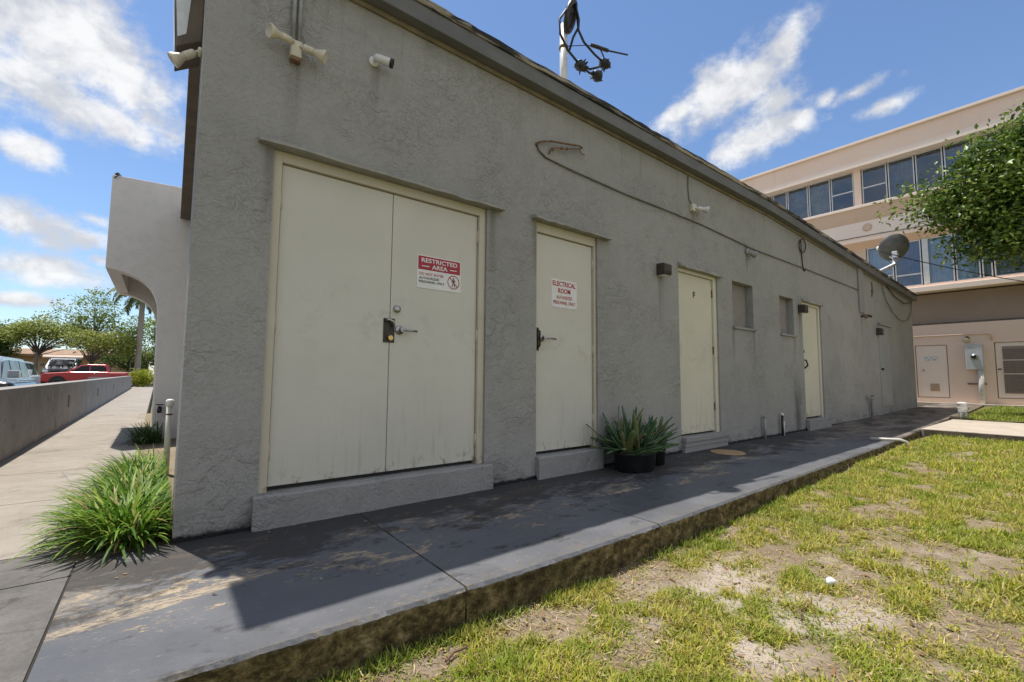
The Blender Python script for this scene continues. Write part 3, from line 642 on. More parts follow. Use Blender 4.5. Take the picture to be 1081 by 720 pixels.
step(.50,2.292,.205,.055); step(2.815,3.72,.204,.05); step(9.40,10.53,.19,.07)
m=MB(); m.box(5.29,6.40,-.045,.02,-.1,.062); m.box(5.29,6.40,-.055,.02,.064,.125); m.box(5.285,6.41,-.07,.03,.128,.188); m.build('door_step',M['sill_grey'],bld,bevel=.006)
nm=simple('niche_panel_paint',(.245,.215,.19),.8,var=.12,scale=4,bump=.003)
for x0,x1,z0,z1 in ((6.76,7.41,1.735,2.415),(8.46,9.03,1.738,2.39)):
    MB().box(x0,x1,.105,.127,z0,z1).build('blocked_window',nm,bld,bevel=.003)
    MB().box(x0-.03,x1+.05,-.03,-.001,z0-.045,z0-.012).build('window_sill',M['stucco'],bld,bevel=.004)
# ---- arched portal that crosses the left sidewalk
arch=[(-.714,4.046),(-.714,2.566),(-.60,2.548),(-.48,2.522),(-.387,2.487),(-.31,2.448),(-.243,2.401),(-.185,2.343),(-.141,2.275),(-.10,2.19),(-.072,2.098),(-.055,1.98),(-.048,1.70),(-.03,.9),(-.008,-.4),(.43,-.4),(.43,4.085)]
def ap(dx): return [(x+dx,z) for x,z in arch]
MB().prism(arch,1,6.0,6.24).build('portal_arch',M['stucco_white'],bld,bevel=.012)
MB().prism(ap(-.02),1,8.7,8.94).build('portal_arch',M['stucco_white'],bld,bevel=.012)
MB().box(-.72,.42,6.241,8.699,2.93,4.03).build('portal_roof',M['stucco_white'],bld)
MB().box(-.714,-.55,6.242,8.698,2.57,2.928).build('portal_beam',M['stucco_white'],bld)
m=MB(); m.ball((-.655,6.06,4.075),.035,0,8,amp=.3); m.tube([(-.69,5.99,3.99),(-.66,5.98,4.03),(-.61,5.99,4.06)],.008,5); m.build('roof_drain',M['black'],bld)

# ---- things on the wall
def text_mesh(s,height,width=None,bold=.0):
    cu=bpy.data.curves.new('lettering','FONT'); cu.body=s; cu.align_x='CENTER'; cu.align_y='CENTER'; cu.offset=bold; cu.extrude=.004; cu.resolution_u=3
    o=bpy.data.objects.new('lettering',cu); COL.objects.link(o); dg=bpy.context.evaluated_depsgraph_get(); dg.update()
    me=bpy.data.meshes.new_from_object(o.evaluated_get(dg)); bpy.data.objects.remove(o); bpy.data.curves.remove(cu)
    xs=[v.co.x for v in me.vertices]; ys=[v.co.y for v in me.vertices]; w=max(xs)-min(xs); h=max(ys)-min(ys); cx=(max(xs)+min(xs))/2; cy=(max(ys)+min(ys))/2
    sy=height/h; sx=(width/w) if width else sy
    return [((v.co.x-cx)*sx,(v.co.y-cy)*sy,v.co.z) for v in me.vertices],[tuple(p.vertices) for p in me.polygons]
def lettering(parent,lines,y,mat):
    m=MB()
    for s,x,z,h,w,b in lines:
        vs,fs=text_mesh(s,h,w,b); m.add([(x+a,y-(.0012 if c>0 else .0002),z+q) for a,q,c in vs],fs)
    m.build('lettering',mat,parent)
YD=DEP-.02
sg=empty('warning_sign',(1.90,YD,1.77),'red and white RESTRICTED AREA sign on the double door','sign')
MB().box(1.592,2.208-.21,YD-.004,YD-.0005,1.655,1.925).build('sign_panel',M['signwhite'],sg)
SX0,SX1,SZ0,SZ1=1.592,1.998,1.655,1.925; CX=(SX0+SX1)/2
m=MB(); m.box(SX0+.008,SX1-.008,YD-.0052,YD-.0042,SZ1-.118,SZ1-.008); m.build('header_band',M['signred'],sg)
lettering(sg,[('RESTRICTED',CX,SZ1-.040,.036,.335,.02),('AREA',CX,SZ1-.088,.036,.145,.02)],YD-.0055,M['signwhite'])
for q in (SX0+.04,SX1-.108): MB().box(q,q+.068,YD-.0060,YD-.0054,SZ1-.092,SZ1-.085).build('dash',M['signwhite'],sg)
lettering(sg,[('DO NOT ENTER',SX0+.128,SZ0+.118,.022,.225,.0)],YD-.0045,M['inkred'])
lettering(sg,[('AUTHORIZED',SX0+.108,SZ0+.084,.019,.185,.01),('PERSONNEL ONLY',SX0+.133,SZ0+.054,.019,.235,.01)],YD-.0045,M['signink'])
cxs,czs=SX1-.070,SZ0+.082
m=MB(); n=32
for i in range(n):
    a=2*math.pi*i/n;b2=2*math.pi*(i+1)/n
    m.add([(cxs+r*math.cos(t),YD-.0052,czs+r*math.sin(t)) for r,t in ((.058,a),(.058,b2),(.051,b2),(.051,a))],[(0,1,2,3)])
m.add([(cxs-.039,YD-.0054,czs+.033),(cxs-.033,YD-.0054,czs+.039),(cxs+.039,YD-.0054,czs-.033),(cxs+.033,YD-.0054,czs-.039)],[(0,1,2,3)]); m.build('prohibition_ring',M['signred'],sg)
m=MB(); q=lambda pts:m.add([(cxs+x,YD-.0048,czs+z) for x,z in pts],[tuple(range(len(pts)))])
q([(.008*math.cos(t*.628),.031+.008*math.sin(t*.628)) for t in range(10)]); q([(-.010,.021),(.010,.021),(.008,-.008),(-.008,-.008)]); q([(-.010,.021),(-.014,.016),(-.022,-.002),(-.017,-.003)]); q([(.010,.021),(.022,.004),(.019,.001),(.008,.012)]); q([(-.008,-.008),(.000,-.008),(-.012,-.042),(-.019,-.040)]); q([(.000,-.008),(.008,-.008),(.017,-.040),(.010,-.042)]); m.build('pictogram',M['signink'],sg)
sg=empty('warning_sign',(3.24,YD,1.79),'white sign with red ELECTRICAL ROOM lettering on single door','sign')
MB().box(3.062,3.425,YD-.004,YD-.0005,1.650,1.938).build('sign_panel',M['signwhite'],sg); CX=3.243
lettering(sg,[('ELECTRICAL',CX,1.895,.052,.330,.025),('ROOM',CX,1.825,.052,.175,.025),('AUTHORIZED',CX,1.756,.036,.225,.012),('PERSONNEL ONLY',CX,1.702,.036,.315,.012)],YD-.0045,M['inkred'])
fm=MB(); vs,fs=text_mesh('F',.085,.055,.04); fm.add([(5.745+a,YD-(.0016 if c>0 else .0004),2.085+z) for a,z,c in vs],fs); tag(fm.build('door_letter',M['signink']),'small black letter F stuck high on the yellowish door','letter')

def bulb_lamp(parent,joint,d,mat,L=.14,Rr=.042):
    """lamp holder and cone shaped floodlight bulb pointing along d"""
    d=Vector(d).normalized(); j=Vector(joint)
    m=MB(); m.tube([j,j+d*.03],.010,8); m.lathe([(.020,.02),(.024,.03),(.025,.085),(.022,.09)],j,d,16); m.build('lamp_holder',mat,parent)
    m=MB(); m.lathe([(.021,.088),(.023,.10),(Rr,.145),(Rr+.004,.158),(Rr+.003,.166),(Rr-.004,.168),(Rr-.008,.164),(.002,.160)],j,d,20); m.build('bulb',mat,parent)
fl=empty('twin_floodlight',(.62,0,3.15),'cream twin floodlight below the conduits above the double door','floodlight')
m=MB(); m.box(.585,.655,-.055,-.001,3.085,3.20); m.build('junction_box',M['cream_plastic'],fl,bevel=.006)
m=MB(); m.box(.588,.652,-.0545,-.003,3.060,3.084); m.build('base_cap',M['rust'],fl,bevel=.004)
bulb_lamp(fl,(.600,-.060,3.175),(-.86,-.28,-.16),M['cream_plastic']); bulb_lamp(fl,(.640,-.060,3.165),(.86,-.32,-.26),M['cream_plastic'])
cd=empty('conduit',(.60,0,3.2),'left of the two grey conduits rising from the cream twin floodlight','conduit')
MB().tube([(.602,-.022,3.205),(.602,-.022,3.705)],.013,10).build('pipe',M['grey_pipe'],cd)
cd=empty('conduit',(.64,0,3.2),'right of the two grey conduits rising from the cream twin floodlight','conduit')
MB().tube([(.640,-.022,3.205),(.640,-.022,3.705)],.013,10).build('pipe',M['grey_pipe'],cd)
def camera(loc,d,label,sc=1.):
    c=empty('security_camera',loc,label,'camera'); j=Vector(loc); d=Vector(d).normalized()
    MB().lathe([(.038*sc,0),(.038*sc,.010),(.030*sc,.018),(.012*sc,.02)],j,(0,-1,0),18).build('mount',M['white_plastic'],c)
    e=j+Vector((0,-.06*sc,0)); MB().tube([j+Vector((0,-.015,0)),e,e+d*.02],.012*sc,10).build('arm',M['white_plastic'],c)
    MB().lathe([(.018*sc,-.02*sc),(.030*sc,0),(.032*sc,.09*sc),(.033*sc,.105*sc)],e,d,20).build('housing',M['white_plastic'],c)
    MB().lathe([(.0335*sc,.104*sc),(.034*sc,.125*sc),(.028*sc,.126*sc),(.026*sc,.12*sc),(.001,.119*sc)],e,d,20).build('lens',M['black'],c)
    return c
camera((1.165,-.001,3.325),(.9,-.45,-.25),'white bullet camera with black lens on wall beside twin floodlight')
fl=empty('twin_floodlight',(5.66,0,3.26),'dirty white twin floodlight hanging from a wire between second and third doors','floodlight')
m=MB(); m.box(5.60,5.70,-.05,-.001,3.22,3.32); m.build('junction_box',M['cream_plastic'],fl,bevel=.006)
bulb_lamp(fl,(5.665,-.055,3.26),(.55,-.7,-.2),M['white_plastic']); bulb_lamp(fl,(5.70,-.05,3.28),(.95,-.35,-.1),M['white_plastic'])
MB().tube([(5.56,-.012,3.70),(5.555,-.012,3.5),(5.57,-.014,3.38),(5.62,-.02,3.30)],.007,6).build('wire',M['greycable'],fl)
fl=empty('floodlight',(7.26,0,2.95),'small single grey floodlight on wall above the blocked windows','floodlight')
m=MB(); m.lathe([(.045,0),(.045,.03),(.02,.035)],(7.24,-.001,2.95),(0,-1,0),14); m.build('mount',M['grey_pipe'],fl)
m=MB(); m.lathe([(.02,0),(.03,.04),(.05,.10),(.056,.13),(.045,.132),(.002,.12)],(7.25,-.03,2.94),(.75,-.55,-.35),16); m.build('bulb',M['grey_pipe'],fl)
MB().tube([(7.20,-.01,3.06),(7.215,-.02,3.03),(7.235,-.02,2.97)],.007,6).build('wire',M['greycable'],fl)
def wall_lamp(x,z,w,h,label):
    l=empty('wall_lamp',(x,0,z),label,'wall lamp')
    MB().prism([(-.001,z-h*.5),(-.001,z+h*.5),(-.10,z+h*.46),(-.125,z+h*.38),(-.125,z-h*.42),(-.11,z-h*.5)],0,x-w/2,x+w/2).build('housing',M['brown'],l,bevel=.008)
    m=MB(); m.box(x-w*.38,x+w*.38,-.131,-.1255,z-h*.42+.012,z-h*.42+.03); m.build('louvre',M['darkmetal'],l)
    MB().box(x-w*.4,x+w*.4,-.10,-.02,z-h*.5-.008,z-h*.5-.0005).build('lens',M['lens'],l)
wall_lamp(4.87,2.285,.15,.15,'brown box lamp on wall between electrical door and F door')
wall_lamp(9.33,2.235,.14,.16,'brown box lamp overlapping the top of the narrow fourth door')
wall_lamp(14.38,2.15,.17,.19,'small dark box lamp beside the grey far door')
# hook and long cable
m=MB(); m.tube([(2.80,-.012,3.23),(2.86,-.03,3.265),(2.98,-.045,3.30),(3.16,-.05,3.335),(3.38,-.045,3.385),(3.43,-.04,3.38)],.010,8); m.tube([(3.43,-.04,3.38),(3.39,-.04,3.355),(3.40,-.035,3.32),(3.47,-.035,3.315)],.006,6)
m.tube([(2.97,-.012,3.18),(2.99,-.025,3.235),(3.05,-.035,3.26),(3.20,-.04,3.295),(3.39,-.04,3.36)],.007,6)
for p in ((2.81,-.01,3.225),(3.01,-.03,3.235),(3.12,-.04,3.275),(3.20,-.04,3.295)): m.ball(p,.016,0,8,amp=.15)
tag(m.build('wire_bracket',M['rust']),'rusty bent wire bracket on wall above the electrical door','bracket')
m=MB(); L_=[(2.81,3.23),(2.84,3.17),(2.93,3.13),(3.3,3.105),(4.2,3.085),(5.0,3.09),(5.9,3.09),(7.5,3.03),(9.5,3.05),(11.5,3.05),(13.2,3.05)]
m.tube([(x,-.011-.004*(i%2),z) for i,(x,z) in enumerate(L_)],.009,6); tag(m.build('wall_cable',M['greycable']),'long sagging cable running along the wall from the rusty bracket','cable')
m=MB(); pts=[(9.52+.16*math.sin(t),-.03-.01*math.cos(t),3.47+.13*math.cos(t)) for t in np.linspace(-.3,5.6,16)]+[(9.50,-.02,3.36),(9.53,-.015,3.15),(9.58,-.012,3.02),(9.64,-.012,3.0),(9.70,-.012,3.06)]
m.tube(pts,.010,6); tag(m.build('cable_loop',M['cable']),'coiled black cable hanging below roof edge above fourth door','cable')
m=MB(); m.box(12.95,13.30,-.035,-.001,2.52,3.60); tag(m.build('wall_duct',M['sill_grey'],bevel=.006),'flat grey painted duct strip on wall before the far door','duct')
fl=empty('spigot',(13.15,0,2.45),'dark rusty twin spigot below the flat grey duct strip','spigot')
m=MB(); m.tube([(13.1,-.001,2.44),(13.1,-.09,2.43),(13.1,-.12,2.38)],.03,8); m.build('spout',M['rust'],fl); m=MB(); m.tube([(13.28,-.001,2.47),(13.32,-.10,2.46),(13.42,-.12,2.45)],.03,8); m.build('valve',M['darkmetal'],fl)
m=MB(); m.tube([(14.1,-.012,3.40),(14.12,-.02,3.2),(14.06,-.012,3.02)],.012,6); m.ball((14.10,-.02,3.16),.035,0,8,amp=.1,sc=(1,.6,1.5)); tag(m.build('cable_clip',M['greycable']),'small painted cable splice on wall near the satellite dish','cable')
m=MB(); c=[(14.9,3.60),(15.0,3.35),(15.3,3.05),(15.9,2.80),(16.5,2.66),(17.1,2.63),(17.6,2.72),(18.0,2.92),(18.2,3.15),(18.25,3.36)]
m.tube([(x,-.03,z) for x,z in c],.009,6); tag(m.build('slack_cable',M['greycable']),'slack cable sagging in a curve below the satellite dish','cable')
m=MB(); m.tube([(15.2,-.03,3.52),(16.2,-.035,3.27),(17.2,-.035,3.18),(18.2,-.03,3.30)],.012,6); tag(m.build('slack_cable',M['cable']),'upper short cable drooping along the roof edge under the dish','cable')
# pipes at the foot of the wall
def stub(x,h,mat,label,cap):
    p=empty('pipe_stub',(x,-.05,0),label,'pipe'); MB().tube([(x,-.05,-.02),(x,-.05,h)],.020,12).build('pipe',mat,p); MB().lathe([(.026,0),(.027,.03),(.012,.04)],(x,-.05,h-.005),(0,0,1),14).build('cap',cap,p); return p
stub(7.58,.33,M['grey_pipe'],'grey painted pipe stub at wall foot right of the F door',M['grey_pipe'])
p=stub(8.25,.335,M['black'],'half white half black pipe stub at wall foot',M['white_plastic']); MB().tube([(8.265,-.062,-.01),(8.265,-.062,.24)],.019,12).build('sleeve',M['pvc'],p)
p=empty('standpipe',(13.3,0,0),'bent grey faucet pipe at wall foot before the far grey door','faucet')
MB().tube([(13.36,-.06,.0),(13.36,-.06,.44),(13.33,-.07,.49),(13.2,-.10,.50),(13.10,-.14,.47)],.028,8).build('pipe',M['grey_pipe'],p); MB().ball((13.30,-.09,.55),.04,0,8,sc=(1.4,1,.4)).build('handle',M['rust'],p)
m=MB(); m.tube([(8.75,-1.10,.03),(8.9,-1.43,.035),(8.93,-1.50,.01),(8.93,-1.52,-.12)],.022,10); tag(m.build('drain_pipe',M['pvc']),'white plastic drain pipe bent over the walkway edge onto grass','pipe')
p=empty('standpipe',(.085,2.6,0),'white capped standpipe rising beside the building corner','pipe')
MB().tube([(.125,2.6,-.12),(.120,2.6,.30),(.120,2.6,.66)],.026,14).build('pipe',M['pvc'],p); MB().lathe([(.034,0),(.034,.06),(.02,.07)],(.120,2.6,.62),(0,0,1),16).build('cap',M['white_plastic'],p); MB().lathe([(.031,0),(.0315,.012),(.031,.014)],(.120,2.6,.53),(0,0,1),16).build('strap',M['rust'],p)
p=empty('hose_bib',(.06,5.99,.40),'small dark hose bib on the portal column','faucet'); m=MB(); m.tube([(.06,6.0,.40),(.06,5.90,.40),(.06,5.86,.34)],.03,8); m.build('spout',M['black'],p); MB().lathe([(.05,0),(.05,.015)],(.06,5.88,.45),(0,0,1),10).build('handle',M['black'],p)
# lamp and bulb under the left eave
wp=empty('wall_pack',(.06,.42,3.3),'large brown lamp with white lens under the left eave','wall lamp')
MB().prism([(-.02,3.06),(-.045,3.50),(.118,3.50),(.118,3.16)],1,.30,.62).build('housing',M['brown_board'],wp,bevel=.008)
MB().add([(-.026,.33,3.10),(-.048,.33,3.46),(-.048,.58,3.46),(-.026,.58,3.10),(-.015,.298,3.13),(-.038,.298,3.44),(.045,.298,3.44),(.03,.298,3.17)],[(0,1,2,3),(4,7,6,5)]).build('lens',M['lens'],wp)
fb=empty('floodlight',(.11,.15,3.02),'single cream flood bulb on the building corner below brown lamp','floodlight')
MB().lathe([(.03,0),(.03,.02),(.012,.025)],(.1165,.20,3.02),(-1,0,0),12).build('mount',M['cream_plastic'],fb); bulb_lamp(fb,(.095,.20,3.02),(-.75,.15,-.62),M['cream_plastic'])

# ---- service mast on the roof
ms=empty('service_mast',(3.39,.2,3.86),'white electrical mast with black drop wires and splices on roof edge','mast')
MB().tube([(3.39,.2,3.80),(3.39,.2,4.90)],.043,16).build('pipe',M['white_plastic'],ms)
m=MB(); ct=Vector((3.42,.12,4.97)); ax=Vector((.25,-.15,1)).normalized(); sd=ax.cross(Vector((.5,-.85,0))).normalized()
pts=[]
for t in np.linspace(0,2*math.pi,25): pts.append(ct+ax*(.17*math.cos(t))+sd*(.095*math.sin(t)))
m.tube(pts,.030,8,caps=False); fr=[ct+ax*(.16*math.cos(t))+sd*(.09*math.sin(t)) for t in np.linspace(0,2*math.pi,20)[:-1]]
nv=len(m.v); m.add(fr+[p+Vector((.02,.05,0)) for p in fr],[tuple(range(19)),tuple(range(37,18,-1))]+[(i,(i+1)%19,19+(i+1)%19,19+i) for i in range(19)]); m.build('weatherhead',M['darkmetal'],ms)
MB().lathe([(.05,-.02),(.055,0),(.05,.02)],(3.39,.2,4.63),(0,0,1),14).build('clamp',M['rust'],ms)
A=Vector((3.62,.02,4.42)); B_=Vector((3.86,-.02,4.46)); D_=Vector((3.80,.0,4.36))
A=Vector((3.56,.1,4.44)); B_=Vector((3.93,.06,4.61)); D_=Vector((3.79,.06,4.40))
for pts in ([(3.41,.10,5.10),(3.30,.08,4.95),(3.19,.06,4.78),(3.20,.06,4.62),(3.33,.08,4.51),tuple(A)],[(3.46,.08,5.10),(3.48,.05,4.92),(3.46,.04,4.78),(3.55,.04,4.68),(3.74,.05,4.63),tuple(B_)],[(3.50,.10,5.05),(3.50,.08,4.85),(3.42,.08,4.70),(3.44,.16,4.60)],[tuple(A),(3.68,.07,4.44),(3.80,.06,4.51),tuple(B_)],[tuple(A),(3.66,.06,4.38),tuple(D_)]):
    MB().tube(pts,.013,8).build('drop_wire',M['cable'],ms)
for c in (A,B_,D_):
    m=MB(); m.ball(c,.062,0,12,amp=.12,sc=(1.25,1,.9))
    for i in range(14):
        d=Vector((random.gauss(0,1),random.gauss(0,1),random.gauss(0,1))).normalized(); m.tube([c+d*.045,c+d*.088],[.012,.005],5)
    m.build('splice',M['black'],ms)
m=MB(); m.tube([(3.39,.16,4.63),(3.66,.10,4.735),(3.74,.08,4.75)],.005,5); m.tube([(3.72,.08,4.755),(3.98,.06,4.80)],.022,8); m.tube([(3.98,.06,4.80),(4.33,.04,4.90)],.011,6); m.tube([(3.86,.07,4.77),(3.92,.07,4.70),tuple(B_)],.008,6); m.build('dead_end_grip',M['darkmetal'],ms)

# ---- satellite dish
ds=empty('satellite_dish',(14.55,.05,3.72),'dark grey satellite dish on a bent arm at the roof edge','satellite dish')
MB().tube([(14.75,.10,3.66),(14.75,.02,3.74),(15.95,-.12,4.13),(16.02,-.12,4.40)],.045,10).build('arm',M['galv'],ds); MB().box(14.62,14.88,-.1,.16,3.672,3.70).build('foot',M['galv'],ds)
n_=Vector((.70,.60,.38)).normalized(); c0=Vector((16.10,-.16,4.62))
m=MB(); Rd=.37; pr=[(.002,.0)]+[(Rd*q,.16*q*q) for q in (.25,.5,.75,.9,1)]+[(Rd+.012,.162),(Rd+.010,.150)]+[(Rd*q,.16*q*q-.02) for q in (.9,.5)]+[(.002,-.02)]
m.lathe(pr,c0-n_*.02,n_,36); m.build('reflector',M['dish'],ds)
tip=c0+n_*.50+Vector((-.12,.14,-.10)); lo=c0-Vector((.05,0,.36)); MB().tube([lo,lo*.3+tip*.7-Vector((0,0,.03)),tip],.028,8).build('feed_arm',M['galv'],ds)
m=MB(); dd=(c0-tip).normalized(); m.lathe([(.055,-.03),(.06,.02),(.045,.10),(.05,.13)],tip+Vector((-.02,0,.04)),dd,14); m.build('feed_horn',M['white_plastic'],ds)
m=MB(); m.box(15.92,16.14,-.20,-.08,4.32,4.50); m.build('bracket',M['galv'],ds,bevel=.01)

# ---- cover, pots, plants
m=MB(); m.lathe([(.205,0),(.205,.006),(.198,.010),(.0,.011)],(5.76,-.35,.002),(0,0,1),40); tag(m.build('utility_cover',M['lidtan']),'round tan utility cover set in the dark walkway','manhole cover')
pt=empty('potted_plant',(3.95,-.22,0),'low round black pot overflowing with broad spiky aloe by the wall','potted plant')
m=MB(); m.lathe([(.17,.0),(.205,.02),(.218,.17),(.23,.175),(.231,.20),(.214,.202),(.205,.16),(.0,.158)],(3.92,-.30,.0),(0,0,1),28); me_=m
for k in range(len(m.v)): x,y,z=m.v[k]; m.v[k]=(3.92+(x-3.92)*1.12,-.30+(y+.30)*.86,z)
m.build('pot',M['pot'],pt)
m=MB(); m.lathe([(.20,.165),(.0,.175)],(3.92,-.30,.0),(0,0,1),20); m.build('soil',M['potsoil'],pt)
def aloe(cs,n,Lr,z0,name,parent,mat):
    N=n; which=rng.integers(0,len(cs),N); C=np.array(cs)[which]; az=rng.uniform(0,2*np.pi,N); rad=rng.uniform(0,.05,N)
    P=np.stack([C[:,0]+rad*np.cos(az),C[:,1]+rad*np.sin(az),np.full(N,z0)],-1); L=rng.uniform(*Lr,N); lean=rng.uniform(.1,1.3,N); W=rng.uniform(.028,.058,N)*(L/.4)
    v,f=blades(P,az,L,lean,W,rng.uniform(-.15,.6,N),6); me=np_mesh(name,v,f,mat)
    o=link(name,me,parent); md=o.modifiers.new('thick','SOLIDIFY'); md.thickness=.011; md.offset=0; return o
aloe([(3.78,-.30),(3.92,-.36),(4.04,-.28),(3.88,-.22),(3.98,-.22)],150,(.24,.52),.15,'foliage',pt,M['aloe'])
m=MB(); m.tube([(3.76,-.28,.15),(3.71,-.26,.42),(3.70,-.27,.66)],.006,6); m.build('flower_stalk',M['bark'],pt)
pt=empty('potted_plant',(4.42,-.18,0),'smaller round black pot with sparse plant behind the planter','potted plant')
m=MB(); m.lathe([(.11,0),(.135,.25),(.15,.255),(.15,.29),(.132,.29),(.125,.25),(.0,.25)],(4.36,-.22,.0),(0,0,1),24); m.build('pot',M['pot'],pt)
aloe([(4.34,-.22),(4.38,-.20)],34,(.14,.30),.24,'foliage',pt,M['aloe'])
def clump(name,label,cs,n,Lr,mat,W=(.009,.016),lean=(.15,1.2)):
    N=n; which=rng.integers(0,len(cs),N); C=np.array([c[:2] for c in cs])[which]; r=np.array([c[2] for c in cs])[which]
    az=rng.uniform(0,2*np.pi,N); rad=r*np.sqrt(rng.random(N)); x=C[:,0]+rad*np.cos(az); y=C[:,1]+rad*np.sin(az); az2=az+rng.normal(0,.55,N)
    keep=x<.10; x=x[keep];y=y[keep];az2=az2[keep]; N=len(x); z=np.array([sz(q) for q in y])-.01
    v,f=blades(np.stack([x,y,z],-1),az2,rng.uniform(*Lr,N),rng.uniform(*lean,N)*.75,rng.uniform(*W,N),rng.uniform(.7,1.9,N),7)
    v[:,0]=np.where((v[:,1]>-.16),np.minimum(v[:,0],.112),v[:,0])
    return tag(link(name,np_mesh(name,v,f,mat)),label,'plant')
clump('lily_turf','bright green lily turf clump spilling onto the sidewalk at the building corner',[(-.08,.20,.13),(-.15,.34,.12),(-.03,.36,.15),(-.12,.55,.16),(-.10,.75,.16),(-.02,1.1,.16),(-.13,1.25,.12),(-.04,1.7,.16),(-.10,2.2,.14),(-.02,2.6,.14)],2900,(.20,.43),M['liriope'])
clump('lily_turf','smaller darker lily turf clump at the foot of the portal column',[(-.05,5.55,.14),(.06,5.65,.14),(-.10,5.75,.12)],420,(.26,.46),M['liriope_dark'])
n=260; x=rng.uniform(-.15,.1,n); y=rng.uniform(.15,5.2,n); v,f=blades(np.stack([x,y,np.array([sz(q) for q in y])+.012],-1),rng.uniform(0,6.28,n),rng.uniform(.03,.12,n),rng.uniform(1.2,1.6,n),rng.uniform(.005,.012,n),rng.uniform(-.2,.3,n))
tag(link('bed_litter',np_mesh('bed_litter',v,f,M['litter'])),'dry straw and dead leaves on the planting bed','leaf litter',kind='stuff')

n=230; x=rng.uniform(-.2,7,n)**1.; y=np.where(rng.random(n)<.6,rng.uniform(-.45,-.06,n),rng.uniform(-1.3,-.1,n)); v,f=blades(np.stack([x,y,np.full(n,.005)],-1),rng.uniform(0,6.28,n),rng.uniform(.008,.035,n),rng.uniform(1.4,1.6,n),np.where(rng.random(n)<.4,rng.uniform(.006,.013,n),.002),rng.uniform(-.2,.2,n))
tag(link('walkway_litter',np_mesh('walkway_litter',v,f,M['litter'])),'bits of dry leaf and paint chips on the walkway','leaf litter',kind='stuff')

n=26000; x=rng.uniform(.4,6.5,n); y=rng.uniform(-4,-1.46,n); y=np.where(x<3.3,np.maximum(y,-3.4),y); k=rng.random(n)<(.25+.75*(fbm(x*2.1+4,y*2.1,4)>.5)); x=x[k];y=y[k];N=len(x)
v,f=blades(np.stack([x,y,lz(x,y)+rng.uniform(.002,.018,N)],-1),rng.uniform(0,6.28,N),rng.uniform(.015,.06,N),rng.uniform(1.25,1.7,N),rng.uniform(.0015,.0035,N),rng.uniform(-.3,.3,N))
tag(link('dry_thatch',np_mesh('dry_thatch',v,f,island('straw_thatch',[(0,(.20,.13,.06)),(.4,(.40,.29,.13)),(.8,(.55,.43,.22)),(1,(.62,.52,.32))],.8,.1))),'matted dry straw thatch between the grass blades','thatch',kind='stuff')

# ================================================================ FAR BUILDING (three storeys)
XB=22.4; fb2=empty('office_building',(XB,-2,0),'three storey peach office building with ribbon windows beyond the grey building','building')
Y0,Y1=-16,13
w=MB(); w.box(XB+.006,XB+14,Y0,Y1,-.4,2.95,0)                                  # ground floor
UP=(7.98,9.55); LO=(4.48,6.22)
# ground-floor front with door openings
doors=[(-.215,.66,.29,2.20),(-2.55,-1.375,.33,2.22)]
by=sorted({Y0,Y1}|{d[0] for d in doors}|{d[1] for d in doors}); bz=sorted({-.4,2.95}|{d[2] for d in doors}|{d[3] for d in doors})
for a,b in zip(by,by[1:]):
    for c,d in zip(bz,bz[1:]):
        if any(q[0]<(a+b)/2<q[1] and q[2]<(c+d)/2<q[3] for q in doors): continue
        w.add([(XB-.10,a,c),(XB-.10,b,c),(XB-.10,b,d),(XB-.10,a,d)],[(0,1,2,3)])
for a,b,c,d in doors: w.add([(XB-.10,a,c),(XB-.10,b,c),(XB-.10,b,d),(XB-.10,a,d),(XB-.005,a,c),(XB-.005,b,c),(XB-.005,b,d),(XB-.005,a,d)],[(0,1,5,4),(1,2,6,5),(2,3,7,6),(3,0,4,7)])
w.add([(XB-.10,Y0,2.95),(XB-.10,Y1,2.95),(XB+.01,Y1,2.95),(XB+.01,Y0,2.95)],[(0,1,2,3)])
w.build('wall',M['peach'],fb2)
# upper floors as slabs, spandrels, piers; real rooms behind the glass
MB().box(XB+.02,XB+14,Y0,Y1,2.952,4.10).build('wall',M['taupe'],fb2)['label']='wall band below the first row of windows, shade painted in taupe'  # shade below the sill slab is put into this wall's colour
MB().box(XB-.05,XB+.012,Y0,Y1,2.955,3.02).build('ledge',M['brown_board'],fb2)
MB().box(XB-.50,XB+.3,Y0-.3,Y1,4.15,4.345).build('sill_slab',M['peach_pale'],fb2,bevel=.015)
MB().box(XB-.06,XB+14,Y0,Y1,4.346,LO[0]-.001).build('wall',M['peach'],fb2)
MB().prism([(XB-.02,LO[1]),(XB-.02,LO[1]+.01),(XB-.30,6.47),(XB-.30,6.50),(XB+.4,6.50),(XB+.4,LO[1])],1,Y0,Y1).build('soffit',M['tan_band'],fb2)
MB().box(XB-.20,XB+14,Y0,Y1,6.502,7.32).build('wall',M['peach_pale'],fb2)
MB().prism([(XB-.20,7.322),(XB-.34,7.86),(XB+.4,7.86),(XB+.4,7.322)],1,Y0,Y1).build('band',M['tan_band'],fb2)
MB().box(XB-.40,XB+.4,Y0-.1,Y1,7.862,7.975).build('sill_slab',M['peach_pale'],fb2,bevel=.01)
MB().box(XB+.4,XB+14,Y0,Y1,7.862,7.975).build('floor_slab',M['room'],fb2)
MB().box(XB-.45,XB+14,Y0-.4,Y1,9.552,9.80).build('roof_ledge',M['peach_pale'],fb2,bevel=.015)
MB().box(XB-.42,XB+14,Y0-.4,Y1,9.802,10.50).build('parapet',M['peach'],fb2)
MB().box(XB-.53,XB+14,Y0-.5,Y1,10.502,10.60).build('coping',M['peach_pale'],fb2,bevel=.01)
MB().box(XB+3,XB+14,Y0,Y1,LO[0],LO[1]+.28).build('back_room',M['room'],fb2); MB().box(XB+3,XB+14,Y0,Y1,7.98,9.55).build('back_room',M['room'],fb2)
MB().box(XB+.4,XB+3,Y0,Y1,LO[0]-.002,LO[0]+.02).build('floor_slab',M['room'],fb2)
